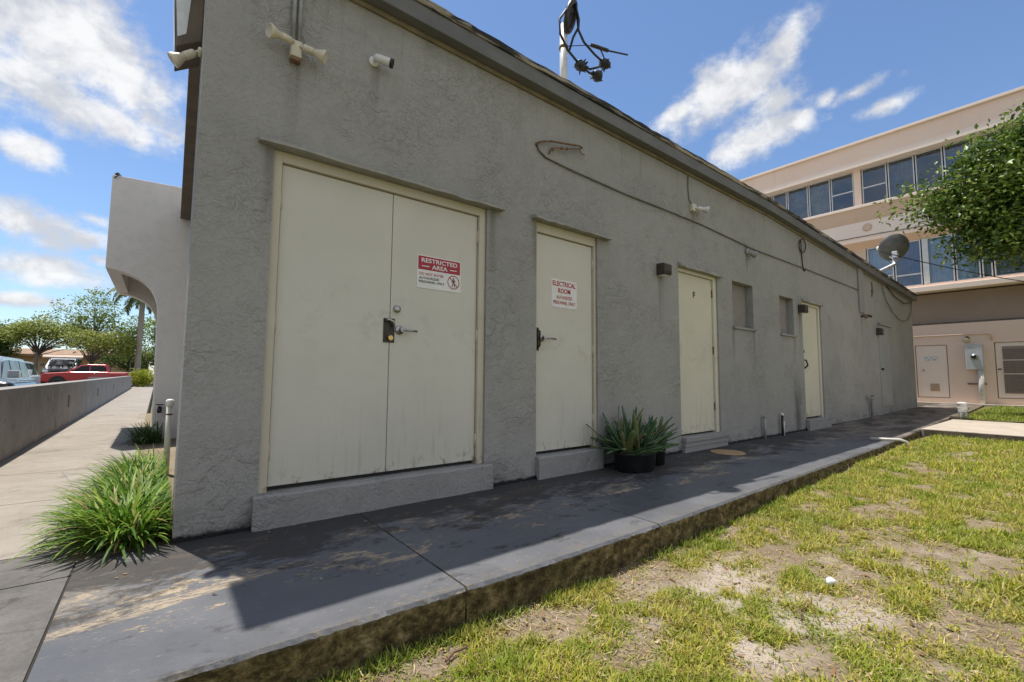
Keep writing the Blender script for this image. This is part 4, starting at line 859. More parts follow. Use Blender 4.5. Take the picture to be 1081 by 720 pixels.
MB().box(XB-.02,XB+.3,8.2,Y1,7.976,9.551).build('wall',M['peach'],fb2); MB().box(XB-.02,XB+.3,2.0,Y1,LO[0],6.219).build('wall',M['tan_band'],fb2)
def window(y0,y1,z0,z1,trans=None,curtain=None,slats=0):
    """glazed bay: frame > pane, transom, curtain"""
    f=MB(); t=.035; x0,x1=XB-.03,XB+.05
    f.box(x0,x1,y0,y0+t,z0,z1); f.box(x0,x1,y1-t,y1,z0,z1); f.box(x0,x1,y0+t,y1-t,z0,z0+t); f.box(x0,x1,y0+t,y1-t,z1-t,z1)
    if trans: f.box(x0,x1,y0+t,y1-t,trans-t*.7,trans+t*.7)
    o=f.build('window',M['alu'],fb2,bevel=.004)
    MB().box(XB+.008,XB+.014,y0+t-.004,y1-t+.004,z0+t-.004,z1-t+.004).build('pane',M['glass'],o)
    if curtain:
        c=MB(); n=max(8,int((y1-y0)/.025)); vs=[]
        for i in range(n+1):
            y=y0+.03+(y1-y0-.06)*i/n; q=XB+.16+.022*math.sin(y*42+math.sin(y*9)*1.5); vs+=[(q,y,z0+.04),(q,y,z1-.04)]
        c.add(vs,[(2*i,2*i+1,2*i+3,2*i+2) for i in range(n)],0,True); c.build('curtain',M[curtain],o)
    return o
UY=[8.2,7.2,6.3,5.41,4.80,3.943,3.10,2.27]
cu=['curtain_dark',None,'curtain_dark',None,'curtain_dark','curtain_dark',None]
for (a,b),c in zip(zip(UY,UY[1:]),cu): window(b+.02,a-.02,UP[0],UP[1],8.75 if b<2.3 else None,c)
MB().box(XB-.10,XB+.3,2.03,2.262,7.976,9.551).build('pier',M['peach'],fb2)
UY=[2.02,1.185,.355,-.443,-1.278,-2.1,-2.95,-3.8,-4.65,-5.5,-6.4,-7.3]
for i,(a,b) in enumerate(zip(UY,UY[1:])): window(b+.02,a-.02,UP[0],UP[1],8.75 if i in (0,5,8) else None,[None,'curtain_dark',None,'curtain_blue'][i%4])
MB().box(XB-.02,XB+.3,Y0,-7.31,7.976,9.551).build('wall',M['peach'],fb2)
LY=[1.98,1.13,.315,-.56,-1.21,-1.50,-2.35,-3.2,-4.05,-4.9,-5.8]
lc=['curtain_pale','curtain_blue','curtain_pale','curtain_pale','curtain_pale','curtain_pale','curtain_pale',None,'curtain_pale','curtain_pale']
for i,(a,b) in enumerate(zip(LY,LY[1:])): window(b+.02,a-.02,LO[0],LO[1]-.003,4.93 if i==1 else (5.0 if i==0 else None),lc[i])
MB().box(XB-.02,XB+.3,Y0,-5.82,LO[0],6.219).build('wall',M['peach'],fb2)
MB().box(XB-.035,XB+.06,.13,.30,LO[0]+.001,LO[1]-.004).build('mullion',M['alu'],fb2,bevel=.004)
# rosette and thin service line on the pale spandrel
MB().lathe([(.16,0),(.16,.02),(.11,.03),(.0,.03)],(XB-.201,1.87,7.05),(-1,0,0),24).build('round_vent',M['tan_band'],fb2)
XG=XB-.10
d=MB().box(XG+.02,XG+.06,-.19,.64,.31,2.18).build('door',M['peach_pale'],fb2,bevel=.004); d['label']='peach flush door with low vent grille'
m=MB(); m.box(XG+.008,XG+.019,.045,.30,.52,.80); m.build('vent_grille',M['tan_band'],d)
m=MB()
for i in range(7): m.box(XG+.002,XG+.008,.055,.29,.54+i*.036,.556+i*.036)
m.build('louvre',M['taupe'],d)
MB().box(XG+.013,XG+.019,.04,.425,1.62,1.80).build('notice',M['signwhite'],d)
m=MB(); 
for k,(y,z,wd) in enumerate(((.36,1.74,.05),(.30,1.66,.06),(.22,1.735,.04),(.14,1.665,.07),(.09,1.74,.03))): m.box(XG+.0095,XG+.0125,y-wd/2,y+wd/2,z-.015,z+.015)
m.build('smudge',M['taupe'],d)
MB().lathe([(.03,0),(.03,.05),(.012,.06)],(XG+.02,.45,1.28),(-1,0,0),12).build('handle',M['metal'],d)
d=MB().box(XG+.02,XG+.06,-2.53,-1.40,.35,2.20).build('door',M['peach_pale'],fb2,bevel=.004); d['label']='peach louvred door at the right edge'
m=MB(); m.box(XG+.012,XG+.019,-2.42,-1.55,.50,2.08); m.build('louvre_back',M['taupe'],d)
m=MB()
for i in range(26): z=.53+i*.058; m.add([(XG+.014,-2.41,z+.045),(XG+.014,-1.56,z+.045),(XG-.016,-1.56,z),(XG-.016,-2.41,z)],[(0,1,2,3)])
m.build('louvre',simple('louvre_paint',(.30,.22,.17),.7),d)
m=MB(); m.box(XG-.012,XG+.008,-2.42,-1.55,1.14,1.165); m.box(XG-.012,XG+.008,-2.42,-1.55,1.60,1.625); m.build('louvre_rail',M['peach_pale'],d)
MB().tube([(XG+.02,-1.44,1.31),(XG-.06,-1.44,1.31),(XG-.06,-1.52,1.31)],.02,8).build('handle',M['darkmetal'],d)
mbx=empty('meter_box',(XG,-.9,1.3),'grey electric meter box with round glass dial on peach wall','meter box')
MB().box(XG-.20,XG-.001,-1.115,-.69,1.30,2.17).build('cabinet',M['boxgrey'],mbx,bevel=.012)
MB().lathe([(.10,0),(.10,.03),(.085,.08),(.03,.09)],(XG-.20,-.905,1.735),(-1,0,0),20).build('meter_dial',M['metal'],mbx); MB().lathe([(.07,.0),(.06,.03),(.0,.035)],(XG-.285,-.905,1.735),(-1,0,0),20).build('glass_cover',M['carglass'],mbx)
p=empty('conduit',(XG-.08,-1.02,0),'fat cream conduit running from meter box down to ground','conduit'); MB().tube([(XG-.09,-1.02,.10),(XG-.09,-1.02,1.30)],.085,14).build('pipe',M['pvc'],p); MB().box(XG-.05,XG-.002,-1.15,-.68,.785,.825).build('strap',M['rust'],p)
p=empty('wall_lamp',(XG,-.75,2.37),'small round flood lamp above the grey meter box','wall lamp'); MB().lathe([(.05,0),(.05,.06),(.03,.07)],(XG-.001,-.75,2.42),(-1,0,0),14).build('mount',M['rust'],p); MB().lathe([(.04,0),(.06,.05),(.10,.12),(.09,.13),(.002,.12)],(XG-.08,-.75,2.38),(-.6,.2,-.55),16).build('bulb',M['cream_plastic'],p)
m=MB(); m.tube([(XG-.02,Y1,2.55),(XG-.02,-1.24,2.55),(XG-.02,-1.33,2.50),(XG-.02,-1.33,2.30)],.025,8); tag(m.build('wall_conduit',M['peach']),'peach painted conduit running along wall above the meter box','conduit')
m=MB(); m.tube([(XB-.22,4.0,6.72),(XB-.25,1.5,6.70),(XB-.27,-1.0,6.60),(XB-.22,-4,6.65)],.016,6); tag(m.build('facade_cable',M['greycable']),'thin cable strung along pale wall above the lower windows','cable')
m=MB()
for a,b,sg_ in (((15.0,-.02,4.35),(22.0,-3.3,3.75),.12),): 
    P=[Vector(a).lerp(Vector(b),t)+Vector((0,0,-sg_*4*t*(1-t))) for t in np.linspace(0,1,14)]; m.tube(P,.012,6)
tag(m.build('overhead_wire',M['cable']),'thin black wire crossing in front of lower windows beside dish','cable')
# white riser post by the cross path
p=empty('riser_post',(14.75,-1.42,0),'short white capped riser pipe on the cross path edge','pipe')
MB().tube([(14.72,-1.38,.0),(14.72,-1.38,.30)],.035,10).build('pipe',M['galv'],p); MB().tube([(14.78,-1.46,.0),(14.78,-1.46,.22)],.03,10).build('pipe',M['galv'],p); MB().lathe([(.085,0),(.09,.06),(.08,.13),(.09,.14),(.09,.18),(.03,.19)],(14.75,-1.42,.24),(0,0,1),16).build('cap',M['white_plastic'],p); MB().box(14.66,14.84,-1.49,-1.35,.20,.245).build('clamp',M['boxgrey'],p)

# ================================================================ TREES
def leaves(C,spread,per,size,mat_name,droop=.0):
    n=len(C)*per; c=np.repeat(C,per,0); P=c+np.clip(rng.normal(0,1,(n,3)),-1.55,1.55)*np.repeat(spread,per)[:,None]*np.array([1,1,.75])
    nrm=rng.normal(0,1,(n,3))+np.array([0,0,1.1]); nrm/=np.linalg.norm(nrm,axis=1)[:,None]
    t=np.cross(nrm,rng.normal(0,1,(n,3))); t[:,2]-=droop; t/=np.linalg.norm(t,axis=1)[:,None]; b=np.cross(nrm,t); b/=np.linalg.norm(b,axis=1)[:,None]
    L=(size*rng.uniform(.6,1.25,n))[:,None]; W=L*rng.uniform(.2,.28,n)[:,None]; fold=L*.08
    V=np.stack([P-t*L*.5,P+b*W+nrm*fold,P+t*L*.5-nrm*fold*1.2,P-b*W+nrm*fold],1).reshape(-1,3)
    F=(np.arange(n)[:,None,None]*4+np.array([[0,1,2],[0,2,3]])[None]).reshape(-1,3); return V,F
def tree(name,label,base,h,blobs,ncl,per,size,mat,trunk_r=.15,lean=(0,0),spread=.32,group=None,bk='bark',droop=0,nlimb=9):
    """blobs: ellipsoids (x,y,z,rx,ry,rz) relative to base that the twig clusters fill, mostly near their outside"""
    t=empty(name,base,label,'tree',group); B=Vector(base); vols=np.array([b[3]*b[4]*b[5] for b in blobs]); vols=vols/vols.sum(); C=[]
    for i in range(ncl):
        b=blobs[rng.choice(len(blobs),p=vols)]; d=rng.normal(0,1,3); d/=np.linalg.norm(d); r=rng.random()**.45*rng.uniform(.82,1.1)
        C.append((B.x+b[0]+d[0]*b[3]*r,B.y+b[1]+d[1]*b[4]*r,B.z+b[2]+d[2]*b[5]*r))
    C=np.array(C); v,f=leaves(C,spread*rng.uniform(.6,1.35,len(C)),per,size,mat,droop)
    cr=link('crown',np_mesh('crown',v,f,M[mat]),t)
    m=MB(); top=B+Vector((lean[0],lean[1],h)); mid=B.lerp(top,.5)+Vector((random.uniform(-.1,.1),random.uniform(-.1,.1),0))*trunk_r*6
    m.tube([B-Vector((0,0,.15)),B+Vector((0,0,.1)),mid,top],[trunk_r*1.5,trunk_r*1.1,trunk_r*.9,trunk_r*.7],10)
    m.build('trunk',M[bk],t)
    lm=MB(); ids=rng.choice(len(C),min(nlimb*4,len(C)),replace=False)
    for k,i in enumerate(ids):
        e=Vector(C[i]); s=top if k<nlimb else mid.lerp(top,.6+.4*random.random()); a=s.lerp(e,.45)+Vector((0,0,.10*(e-s).length)); r0=trunk_r*(.55 if k<nlimb else .28)
        lm.tube([s,a,e],[r0,r0*.55,r0*.15],6)
    lm.build('branches',M[bk],t); return t
tree('broadleaf_tree','glossy green broadleaf tree overhanging the far building windows',(17.2,-4.5,0),3.3,
     [(-.6,1.55,5.3,1.55,1.6,1.35),(-.5,2.65,5.5,.9,1.1,.9),(-.6,3.5,5.75,.6,.8,.6),(-.6,2.3,6.4,.9,1.0,.7),(-.6,1.5,6.65,1.1,1.2,.75),(-.5,.4,6.9,1.2,1.2,.8),(-.6,.9,6.5,1.5,1.5,1.1),(-.5,.5,4.1,1.1,1.15,.7),(-.4,2.4,4.55,.8,.8,.55),(0,-1.2,5.6,2.2,2.0,1.8)],1000,100,.145,'leaf_big',.19,(-.1,.4),.33,nlimb=10)
tree('dense_tree','small round dark green tree at the left edge behind the cars',(-13.6,68,0),3,[(0,0,4.2,1.8,1.8,2.0)],150,36,.30,'leaf_c',.2,spread=.4)
tree('bushy_tree','wide bushy olive green tree above tan house roof',(-9.6,62,0),3.0,[(0,0,5.2,2.2,2,1.1),(2.4,0,4.9,2.2,2,1.2),(-1.4,-.5,4.9,1.2,1.5,1.0),(.5,0,6.4,1.0,1.2,.6),(4.6,0,4.2,1.5,1.5,1.2)],300,30,.26,'leaf_b',.16,spread=.40)
tree('airy_tree','tall airy tree with open crown behind the red pickup',(-4.5,50,0),4.0,[(0,0,6.3,1.9,1.5,1.9),(-1.1,0,5.2,1.7,1.4,1.2),(1.1,0,5.0,1.5,1.3,1.4),(.2,0,8.0,.9,.8,.7),(-2.0,0,6.4,.8,.7,.8),(1.5,0,6.9,.7,.7,.8)],150,20,.22,'leaf_a',.09,spread=.30,nlimb=14)
tree('low_tree','low leaning tree with forked trunk behind pickup cab',(-3.7,47,0),1.9,[(-.6,0,3.6,1.8,1.2,.9),(1.0,0,3.3,1.5,1.2,1.0)],130,26,.22,'leaf_b',.09,(-.7,0),.34)
tree('slender_tree','slender green tree beside the palm trunk',(-1.9,49,0),2.4,[(0,0,4.0,1.0,1.0,1.4),(.5,0,5.2,.7,.9,.9),(-.3,0,3.0,1.0,1.0,.9)],110,24,.22,'leaf_a',.07,spread=.30)
tree('street_tree','green tree partly hidden by the portal column',(.35,52,0),2.2,[(0,0,4.2,1.4,1.2,1.8),(-.6,0,5.6,.8,1,.8)],120,26,.24,'leaf_a',.09,spread=.32)
tree('round_shrub','bright yellow green shrub at the end of the low wall',(-.75,41.5,-.15),.5,[(0,0,.75,.75,.7,.6)],90,40,.14,'leaf_y',.05,spread=.2)
tree('dense_tree','dark tree mass behind the trunks beyond pickup bed',(-2.6,66,0),1.6,[(0,0,2.6,3.0,2,1.4),(4,0,2.8,2.6,2,1.6)],200,30,.32,'leaf_c',.15,spread=.45)
# palm
pm=empty('palm_tree',(-1.33,47,0),'tall palm with pale trunk seen under the portal arch','tree')
MB().tube([(-1.33,47,-.3),(-1.35,47,2),(-1.33,47,6),(-1.30,47,8.0)],[.28,.21,.19,.2],14).build('trunk',M['palmbark'],pm)
for k in range(17):
    az=k*2.399; el=random.uniform(-.15,1.1); L=random.uniform(2.6,3.3); P=[]; p=Vector((-1.30,47,8.1)); a=el
    for s in range(11):
        P.append(p.copy()); p=p+Vector((math.cos(az)*math.cos(a),math.sin(az)*math.cos(a),math.sin(a)))*(L/10); a-=.17+.05*random.random()
    fr=MB(); fr.tube(P,[.03-.0024*i for i in range(11)],5)
    sd=Vector((-math.sin(az),math.cos(az),0))
    for i in range(1,11):
        for q in (0,.33,.66):
            c=P[i-1].lerp(P[i],.5+q); l=.62*math.sin(math.pi*min(.97,(i+q)/11+.08))+.12; fw=(P[i]-P[i-1]).normalized()
            for sgn in (-1,1):
                tip=c+sd*sgn*l*.75+fw*l*.45-Vector((0,0,l*.5*random.uniform(.6,1.3))); wv=fw*.06
                fr.add([c-wv,c+wv,c.lerp(tip,.5)+wv,tip,c.lerp(tip,.5)-wv],[(0,1,2,3,4)])
    fr.build('frond',M['palm'],pm)

# ================================================================ LOW WALL, HOUSES, VEHICLES
lw=MB(); sl=[(4.3,.14),(9.5,.22),(15.2,.25),(21.6,.3),(28.,.3)]
ysb=sorted({-6.,38.}|{y-w/2 for y,w in sl}|{y+w/2 for y,w in sl}); zsb=[-.4,.26,.50,.752]
for a,b in zip(ysb,ysb[1:]):
    for c,d in zip(zsb,zsb[1:]):
        if c==.26 and any(abs((a+b)/2-y)<w*.45 for y,w in sl): lw.box(-1.60,-1.46,a,b,c,d,1); continue
        lw.add([(-1.37,a,c),(-1.37,b,c),(-1.37,b,d),(-1.37,a,d)],[(0,1,2,3)])
for y,w in sl: lw.add([(-1.37,y-w/2,.26),(-1.37,y+w/2,.26),(-1.47,y+w/2,.26),(-1.47,y-w/2,.26),(-1.37,y-w/2,.5),(-1.37,y+w/2,.5),(-1.47,y+w/2,.5),(-1.47,y-w/2,.5)],[(0,1,2,3),(4,7,6,5),(0,3,7,4),(1,5,6,2)])
lw.add([(-1.37,-6,.752),(-1.37,38,.752),(-1.62,38,.752),(-1.62,-6,.752),(-1.62,-6,-.4),(-1.62,38,-.4),(-1.37,38,-.4),(-1.37,-6,-.4)],[(0,1,2,3),(3,2,5,4),(1,6,5,2),(0,3,4,7)])
lwo=empty('low_wall',(-1.37,0,0),'long low weathered grey wall with drain slots beside the sidewalk','wall'); lw.build('wall',[M['lowwall'],M['black']],lwo)
tag(MB().box(-3.6,-1.63,37.7,38.0,-.4,.66).build('return_wall',M['sill_grey'],bevel=.01),'short pale grey wall at far end of the low wall before the pickup','wall')
h=empty('tan_house',(-9,70,0),'long single storey tan building with brown roof behind the vehicles','building')
MB().box(-16,-1,70,80,-.4,2.75).build('wall',M['tanhouse'],h)
MB().prism([(69.4,2.75),(69.4,3.0),(70.4,3.62),(80.4,3.62),(80.4,2.75)],0,-14.2,-.6).build('roof',M['tanroof'],h)
MB().prism([(68.9,2.55),(68.9,2.72),(69.9,3.2),(70.2,2.7)],0,-10.2,-6.9).build('porch_roof',M['paleroof'],h)
MB().box(-16.2,-14.25,69.5,80,2.752,2.95).build('roof',M['paleroof'],h)
for x in (-12.2,-8.6,-5.2):
    o=MB().box(x-.55,x+.55,69.95,69.998,.9,2.1).build('window',M['alu'],h); MB().box(x-.5,x+.5,69.93,69.949,.95,2.05).build('pane',M['carglass'],o)
def prof_body(m,P,w,mi=0,tuck=.06,cx=0):
    """side outline (x,z) to a rounded-off body of half width w"""
    n=len(P); vs=[]; ys=[(-w+.0,1.-tuck),(-w+.0,1.)]
    for y,s in ((-w,0),(-w*.93,1),(w*.93,1),(w,0)):
        for x,z in P: vs.append((x*(1 if s else .985),y,z if s else z*.985+.006))
    # order: inner lower edges make a soft shoulder
    order=[0,1,2,3]; vs2=[]
    for k,y in enumerate((-w,-w*.94,w*.94,w)):
        q=.975 if k in (0,3) else 1
        zc=sum(z for _,z in P)/n
        for x,z in P: vs2.append((x*q,y,zc+(z-zc)*(.95 if k in (0,3) else 1)))
    fs=[tuple(range(n)),tuple(range(4*n-1,3*n-1,-1))]
    for k in range(3):
        for i in range(n): j=(i+1)%n; fs.append((k*n+i,(k+1)*n+i,(k+1)*n+j,k*n+j))
    m.add(vs2,fs,mi,False); return m
def vehicle(name,label,cat,loc,rot,paint,kind):
    v=empty(name,(0,0,0),label,cat); W=.95
    if kind=='pickup':
        Ln=2.68; body=[(-2.66,.45),(-2.66,.72),(-2.60,.98),(-2.45,1.06),(-1.45,1.14),(-1.1,1.17),(1.05,1.17),(1.07,1.13),(2.62,1.13),(2.66,.95),(2.66,.55),(2.2,.42),(-2.3,.40)]
        cab=[(-1.30,1.165),(-.55,1.68),(-.2,1.76),(.80,1.76),(1.0,1.70),(1.08,1.165)]; wins=[[(-1.02,1.21),(-.50,1.60),(-.08,1.63),(-.08,1.21)],[(.0,1.21),(.0,1.63),(.72,1.63),(.86,1.50),(.90,1.21)]]; wh=(-1.72,1.72); wr=.40
    elif kind=='sedan':
        body=[(-2.35,.35),(-2.38,.62),(-2.25,.78),(-1.2,.92),(1.35,.96),(2.2,.93),(2.35,.75),(2.33,.38)]; cab=[(-1.25,.915),(-.45,1.36),(-.1,1.43),(.6,1.42),(1.0,1.34),(1.65,.95)]; wins=[[(-.95,.97),(-.35,1.32),(.12,1.36),(.12,.97)],[(.2,.97),(.2,1.36),(.62,1.35),(1.2,1.0),(1.15,.97)]]; wh=(-1.45,1.45); wr=.33
    elif kind=='suv':
        body=[(-2.3,.42),(-2.33,.8),(-2.2,1.0),(-1.2,1.12),(2.2,1.14),(2.3,.95),(2.3,.45)]; cab=[(-1.3,1.11),(-.6,1.62),(-.3,1.70),(1.8,1.68),(2.02,1.55),(2.2,1.13)]; wins=[[(-1.0,1.16),(-.5,1.56),(-.05,1.6),(-.05,1.16)],[(.03,1.16),(.03,1.6),(.95,1.6),(.95,1.16)],[(1.03,1.16),(1.03,1.6),(1.72,1.57),(1.95,1.2),(1.95,1.16)]]; wh=(-1.42,1.38); wr=.37
    else:
        body=[(-2.5,.40),(-2.55,.8),(-2.45,1.05),(-1.9,1.2),(2.5,1.25),(2.55,1.1),(2.55,.45)]; cab=[(-1.95,1.19),(-1.35,1.85),(-1.1,1.98),(2.3,1.98),(2.48,1.85),(2.52,1.24)]; wins=[[(-1.7,1.26),(-1.2,1.78),(-.5,1.8),(-.5,1.26)],[(.9,1.26),(.9,1.8),(2.2,1.8),(2.3,1.26)]]; wh=(-1.65,1.6); wr=.38
    prof_body(MB(),body,W).build('body',M[paint],v,bevel=.03)
    m=MB(); n=len(cab); vs=[]
    for k,y in enumerate((-W*.93,-W*.76,W*.76,W*.93)):
        for i,(x,z) in enumerate(cab): 
            zz=z if (k in (1,2)) else min(z,cab[0][1]+.02) if i in(0,n-1) else z-.03
            yy=y if i in (0,n-1) else math.copysign(W*(.80 if k in (0,3) else .70),y); vs.append((x,yy,zz))
    fs=[tuple(range(n)),tuple(range(4*n-1,3*n-1,-1))]
    for k in range(3):
        for i in range(n): j=(i+1)%n; fs.append((k*n+i,(k+1)*n+i,(k+1)*n+j,k*n+j))
    m.add(vs,fs).build('cabin',M[paint],v,bevel=.02)
    zb=cab[0][1]; zt=max(z for _,z in cab)
    def ysd(z): t=(z-zb)/(zt-zb); return W*(.93+(.80-.93)*t)+.012
    for s in (-1,1):
        for q in wins: MB().add([(x,s*ysd(z),z) for x,z in q]+[(x,s*(ysd(z)-.03),z) for x,z in q],[tuple(range(len(q))),tuple(range(2*len(q)-1,len(q)-1,-1))]+[(i,(i+1)%len(q),len(q)+(i+1)%len(q),len(q)+i) for i in range(len(q))]).build('window',M['carglass'],v)
    (xa,za),(xb_,zb_)=cab[0],cab[1]; nn=Vector((za-zb_,0,xb_-xa)).normalized()*.014
    q=[(xa+.06*(xb_-xa),za+.06*(zb_-za),.80*W),(xa+.93*(xb_-xa),za+.93*(zb_-za),.66*W)]
    MB().add([(q[0][0]+nn.x,-q[0][2],q[0][1]+nn.z),(q[0][0]+nn.x,q[0][2],q[0][1]+nn.z),(q[1][0]+nn.x,q[1][2],q[1][1]+nn.z),(q[1][0]+nn.x,-q[1][2],q[1][1]+nn.z),(q[0][0],-q[0][2],q[0][1]),(q[0][0],q[0][2],q[0][1]),(q[1][0],q[1][2],q[1][1]),(q[1][0],-q[1][2],q[1][1])],[(0,1,2,3),(0,4,5,1),(1,5,6,2),(2,6,7,3),(3,7,4,0)]).build('windscreen',M['carglass'],v)
    for x in wh:
        for s in (-1,1):
            w_=MB().lathe([(wr*.6,-.11),(wr,-.10),(wr*1.0,.08),(wr*.92,.115),(wr*.66,.12)],(x,s*(W-.09),wr),(0,s,0),24).build('wheel',M['tyre'],v)
            r_=MB().lathe([(wr*.66,.10),(wr*.64,.122),(wr*.5,.10),(wr*.2,.112),(.0,.118)],(x,s*(W-.09),wr),(0,s,0),10); r_.build('rim',M['rim'],w_)
            MB().prism([(x+(wr+.07)*math.cos(t),wr+(wr+.07)*math.sin(t)) for t in np.linspace(.1,math.pi-.1,14)]+[(x+(wr-.02)*math.cos(t),wr+(wr-.02)*math.sin(t)) for t in np.linspace(math.pi-.1,.1,14)],1,s*(W-.03),s*(W+.012)).build('wheel_arch',M['black'],v)
    xf=body[1][0]
    for s in (-1,1):
        MB().box(xf-.03,xf+.16,s*.55 if s>0 else -.86,.86 if s>0 else s*.55,body[1][1]-.03,body[1][1]+.13).build('headlight',M['headlamp'],v,bevel=.02)
        xr=max(x for x,_ in body); MB().box(xr-.06,xr+.02,s*.72 if s>0 else -.92,.92 if s>0 else s*.72,.75,1.05 if kind!='sedan' else .88).build('tail_light',M['taillamp'],v,bevel=.015)
        MB().box(cab[0][0]+.22,cab[0][0]+.36,s*(W+.02) if s>0 else -W-.22,W+.22 if s>0 else s*(W+.02),zb+.06,zb+.24).build('mirror',M[paint] if kind!='van' else M['rim'],v,bevel=.02)
        for q in ((-.1,),(.85,)) if kind!='sedan' else ((.0,),(.95,)): MB().box(q[0]-.09,q[0]+.09,s*W-(.0 if s>0 else .03),s*W+(.03 if s>0 else .0),zb-.14,zb-.10).build('door_handle',M[paint],v)
    MB().box(xf-.035,xf-.0,-.48,.48,body[1][1]-.12,body[1][1]+.1).build('grille',M['black'],v,bevel=.01)
    MB().box(xf-.06,xf+.1,-.88,.88,body[0][1]-.02,body[0][1]+.16).build('bumper',M['black'] if kind!='pickup' else M[paint],v,bevel=.03)
    if kind=='pickup':
        MB().box(1.14,2.58,-.78,.78,1.131,1.145).build('bed_cover',M['black'],v)
        for s in (-1,1): MB().box(1.10,2.62,s*.86-.06,s*.86+.06,1.128,1.165).build('bed_rail',M['white_plastic'],v,bevel=.01)
    v.location=loc; v.rotation_euler=(0,0,rot); return v
vehicle('pickup_truck','red crew cab pickup truck parked side on beyond low wall','truck',(-3.95,44,-.16),0,'red_paint','pickup')
dk=vehicle('parked_car','tall dark car with curved roof parked behind the red pickup','car',(-6.3,51,-.12),math.pi/2,'dark_paint','suv'); dk.scale=(1.1,1.1,1.38)
vehicle('parked_car','silver sport utility car at left edge nearest the low wall','car',(-3.72,13.4,-.35),math.pi/2,'silver_paint','suv')
vehicle('parked_car','white car mostly hidden behind the silver one','car',(-4.75,21.5,-.31),math.pi/2,'white_paint','suv')
vehicle('parked_car','dark charcoal car whose hood just shows over low wall','car',(-4.12,8.9,-.22),math.pi,'dark_paint','suv')
# ================================================================ SKY, SUN, CAMERA
W=bpy.data.worlds.new('World'); S.world=W; W.use_nodes=True; nt=W.node_tree; nt.nodes.clear()
sun_dir=Vector((-.34,1,3.62)).normalized(); el=math.asin(sun_dir.z); azs=math.atan2(sun_dir.x,sun_dir.y)
N=nt.nodes.new; Lk=nt.links.new
def wm(op,a,b=None,c=None):
    n=N('ShaderNodeMath'); n.operation=op
    for i,q in enumerate((a,b,c)):
        if q is None: continue
        if hasattr(q,'is_linked'): Lk(q,n.inputs[i])
        else: n.inputs[i].default_value=q
    return n.outputs[0]
sky=N('ShaderNodeTexSky'); sky.sky_type='NISHITA'; sky.sun_disc=False; sky.sun_elevation=el; sky.sun_rotation=azs; sky.air_density=1.0; sky.dust_density=.25; sky.ozone_density=2.2; sky.altitude=0
tc=N('ShaderNodeTexCoord'); D=tc.outputs['Generated']
v=None
for t1,c1,t2,c2,wt in CLOUDS:
    ds=[]
    for t,c in ((t1,c1),(t2,c2)):
        n=N('ShaderNodeVectorMath'); n.operation='DOT_PRODUCT'; Lk(D,n.inputs[0]); n.inputs[1].default_value=t; q=wm('SUBTRACT',n.outputs['Value'],c); ds.append(wm('MULTIPLY',q,q))
    r=wm('MULTIPLY',wm('SUBTRACT',1.0,wm('SQRT',wm('ADD',*ds))),wt) if wt>=1 else wm('ADD',wm('SUBTRACT',1.0,wm('SQRT',wm('ADD',*ds))),(wt-1)*.5)
    v=r if v is None else wm('MAXIMUM',v,r)
def wn(scale,det,rough,dist,sc=(1,1,1.25)):
    mp=N('ShaderNodeMapping'); Lk(D,mp.inputs['Vector']); mp.inputs['Scale'].default_value=sc
    n=N('ShaderNodeTexNoise'); Lk(mp.outputs[0],n.inputs['Vector']); n.inputs['Scale'].default_value=scale; n.inputs['Detail'].default_value=det; n.inputs['Roughness'].default_value=rough; n.inputs['Distortion'].default_value=dist; return n.outputs['Fac']
n1=wn(9,8,.62,.1); n2=wn(30,7,.65,.1)
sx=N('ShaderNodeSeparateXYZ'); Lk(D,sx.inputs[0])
cv=N('ShaderNodeMapRange'); cv.interpolation_type='SMOOTHSTEP'; Lk(sx.outputs[1],cv.inputs['Value']); cv.inputs['From Min'].default_value=.02; cv.inputs['From Max'].default_value=-.30; cv.inputs['To Min'].default_value=-1.2; cv.inputs['To Max'].default_value=.62  # added clouds in the unseen sky behind the camera, for neutral fill light
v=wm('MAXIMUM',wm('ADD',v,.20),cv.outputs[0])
cx_=N('ShaderNodeMapRange'); cx_.interpolation_type='SMOOTHSTEP'; Lk(sx.outputs[0],cx_.inputs['Value']); cx_.inputs['From Min'].default_value=-.24; cx_.inputs['From Max'].default_value=-.55; cx_.inputs['To Min'].default_value=-1.2; cx_.inputs['To Max'].default_value=.38  # more added clouds, unseen on the -x side, to brighten far facade and panes
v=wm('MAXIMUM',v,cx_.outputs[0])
val=wm('ADD',v,wm('ADD',wm('MULTIPLY',wm('SUBTRACT',n1,.5),2.5),wm('MULTIPLY',wm('SUBTRACT',n2,.5),1.3)))
mr=N('ShaderNodeMapRange'); mr.interpolation_type='SMOOTHSTEP'; Lk(val,mr.inputs['Value']); mr.inputs['From Min'].default_value=-.16; mr.inputs['From Max'].default_value=.92
sh=N('ShaderNodeMapRange'); sh.interpolation_type='SMOOTHSTEP'; Lk(wm('ADD',wn(13,6,.6,.3),wm('MULTIPLY',val,.10)),sh.inputs['Value']); sh.inputs['From Min'].default_value=.44; sh.inputs['From Max'].default_value=.74
cm=N('ShaderNodeMix'); cm.data_type='RGBA'; Lk(sh.outputs[0],cm.inputs[0]); cm.inputs[6].default_value=(CLOUD*.72,CLOUD*.74,CLOUD*.79,1); cm.inputs[7].default_value=(CLOUD*1.1,CLOUD*1.1,CLOUD*1.1,1)
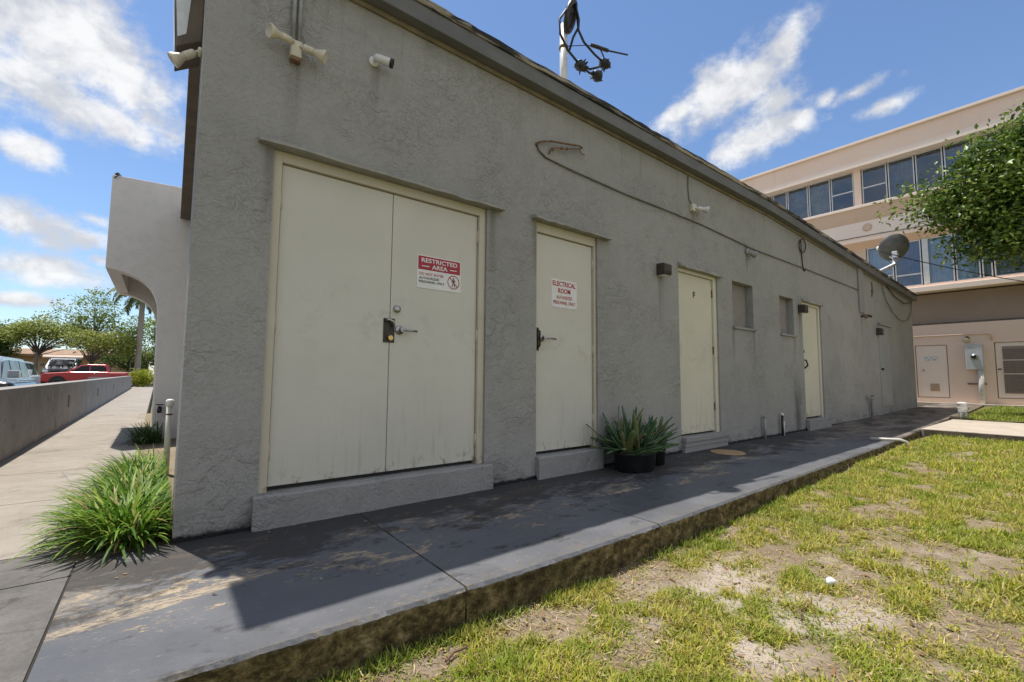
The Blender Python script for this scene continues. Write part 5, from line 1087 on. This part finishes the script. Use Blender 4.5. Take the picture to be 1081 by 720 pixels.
tint=N('ShaderNodeMix'); tint.data_type='RGBA'; tint.blend_type='MULTIPLY'; tint.inputs[0].default_value=1; Lk(sky.outputs[0],tint.inputs[6]); tint.inputs[7].default_value=(*SKYTINT,1)
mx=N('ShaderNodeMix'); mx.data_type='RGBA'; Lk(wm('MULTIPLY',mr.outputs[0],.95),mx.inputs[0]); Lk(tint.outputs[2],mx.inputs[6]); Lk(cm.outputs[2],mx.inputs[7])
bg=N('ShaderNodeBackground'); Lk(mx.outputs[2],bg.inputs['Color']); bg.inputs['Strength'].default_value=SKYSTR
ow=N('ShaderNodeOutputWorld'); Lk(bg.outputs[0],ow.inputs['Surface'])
ld=bpy.data.lights.new('sun','SUN'); ld.energy=SUN; ld.angle=R(.55); ld.color=(1,.95,.87); lo_=bpy.data.objects.new('sun',ld); COL.objects.link(lo_); lo_.location=(0,20,40); lo_.rotation_euler=sun_dir.to_track_quat('Z','Y').to_euler()
cam=bpy.data.cameras.new('camera'); cam.sensor_width=36; cam.lens=474.37/1081*36; cam.clip_start=.05; cam.clip_end=3000; co=bpy.data.objects.new('camera',cam); COL.objects.link(co)
f_=Vector((0.6165302199,0.7834955888,0.0776218407)); r_=Vector((0.7854683378,-0.6188529859,0.0077763874)); u_=Vector((-0.0541292733,-0.0561751203,0.9969525453))
mt=Matrix((r_,u_,-f_)).transposed().to_4x4(); mt.translation=Vector((0,-3.2118,.9534)); co.matrix_world=mt; S.camera=co
S.view_settings.view_transform='Standard'; S.view_settings.look='None'; S.view_settings.gamma=1; S.view_settings.use_curve_mapping=False; S.view_settings.exposure=EXPO

GR={'conduit':'conduits fixed to the walls','twin_floodlight':'twin floodlights on the long wall','floodlight':'single floodlights','wall_lamp':'box and bulb lamps on the walls','pipe_stub':'pipe stubs at the foot of the wall','parked_car':'cars in the parking lot','lily_turf':'lily turf clumps by the sidewalk','potted_plant':'potted plants by the wall','warning_sign':'signs on the doors','slack_cable':'slack cables under the dish','dense_tree':'dark trees behind the lot','standpipe':'standing pipes','twig':'twigs on the lawn'}
for o in list(S.objects):
    k=o.name.split('.')[0]
    if o.parent is None and k in GR: o['group']=GR[k]
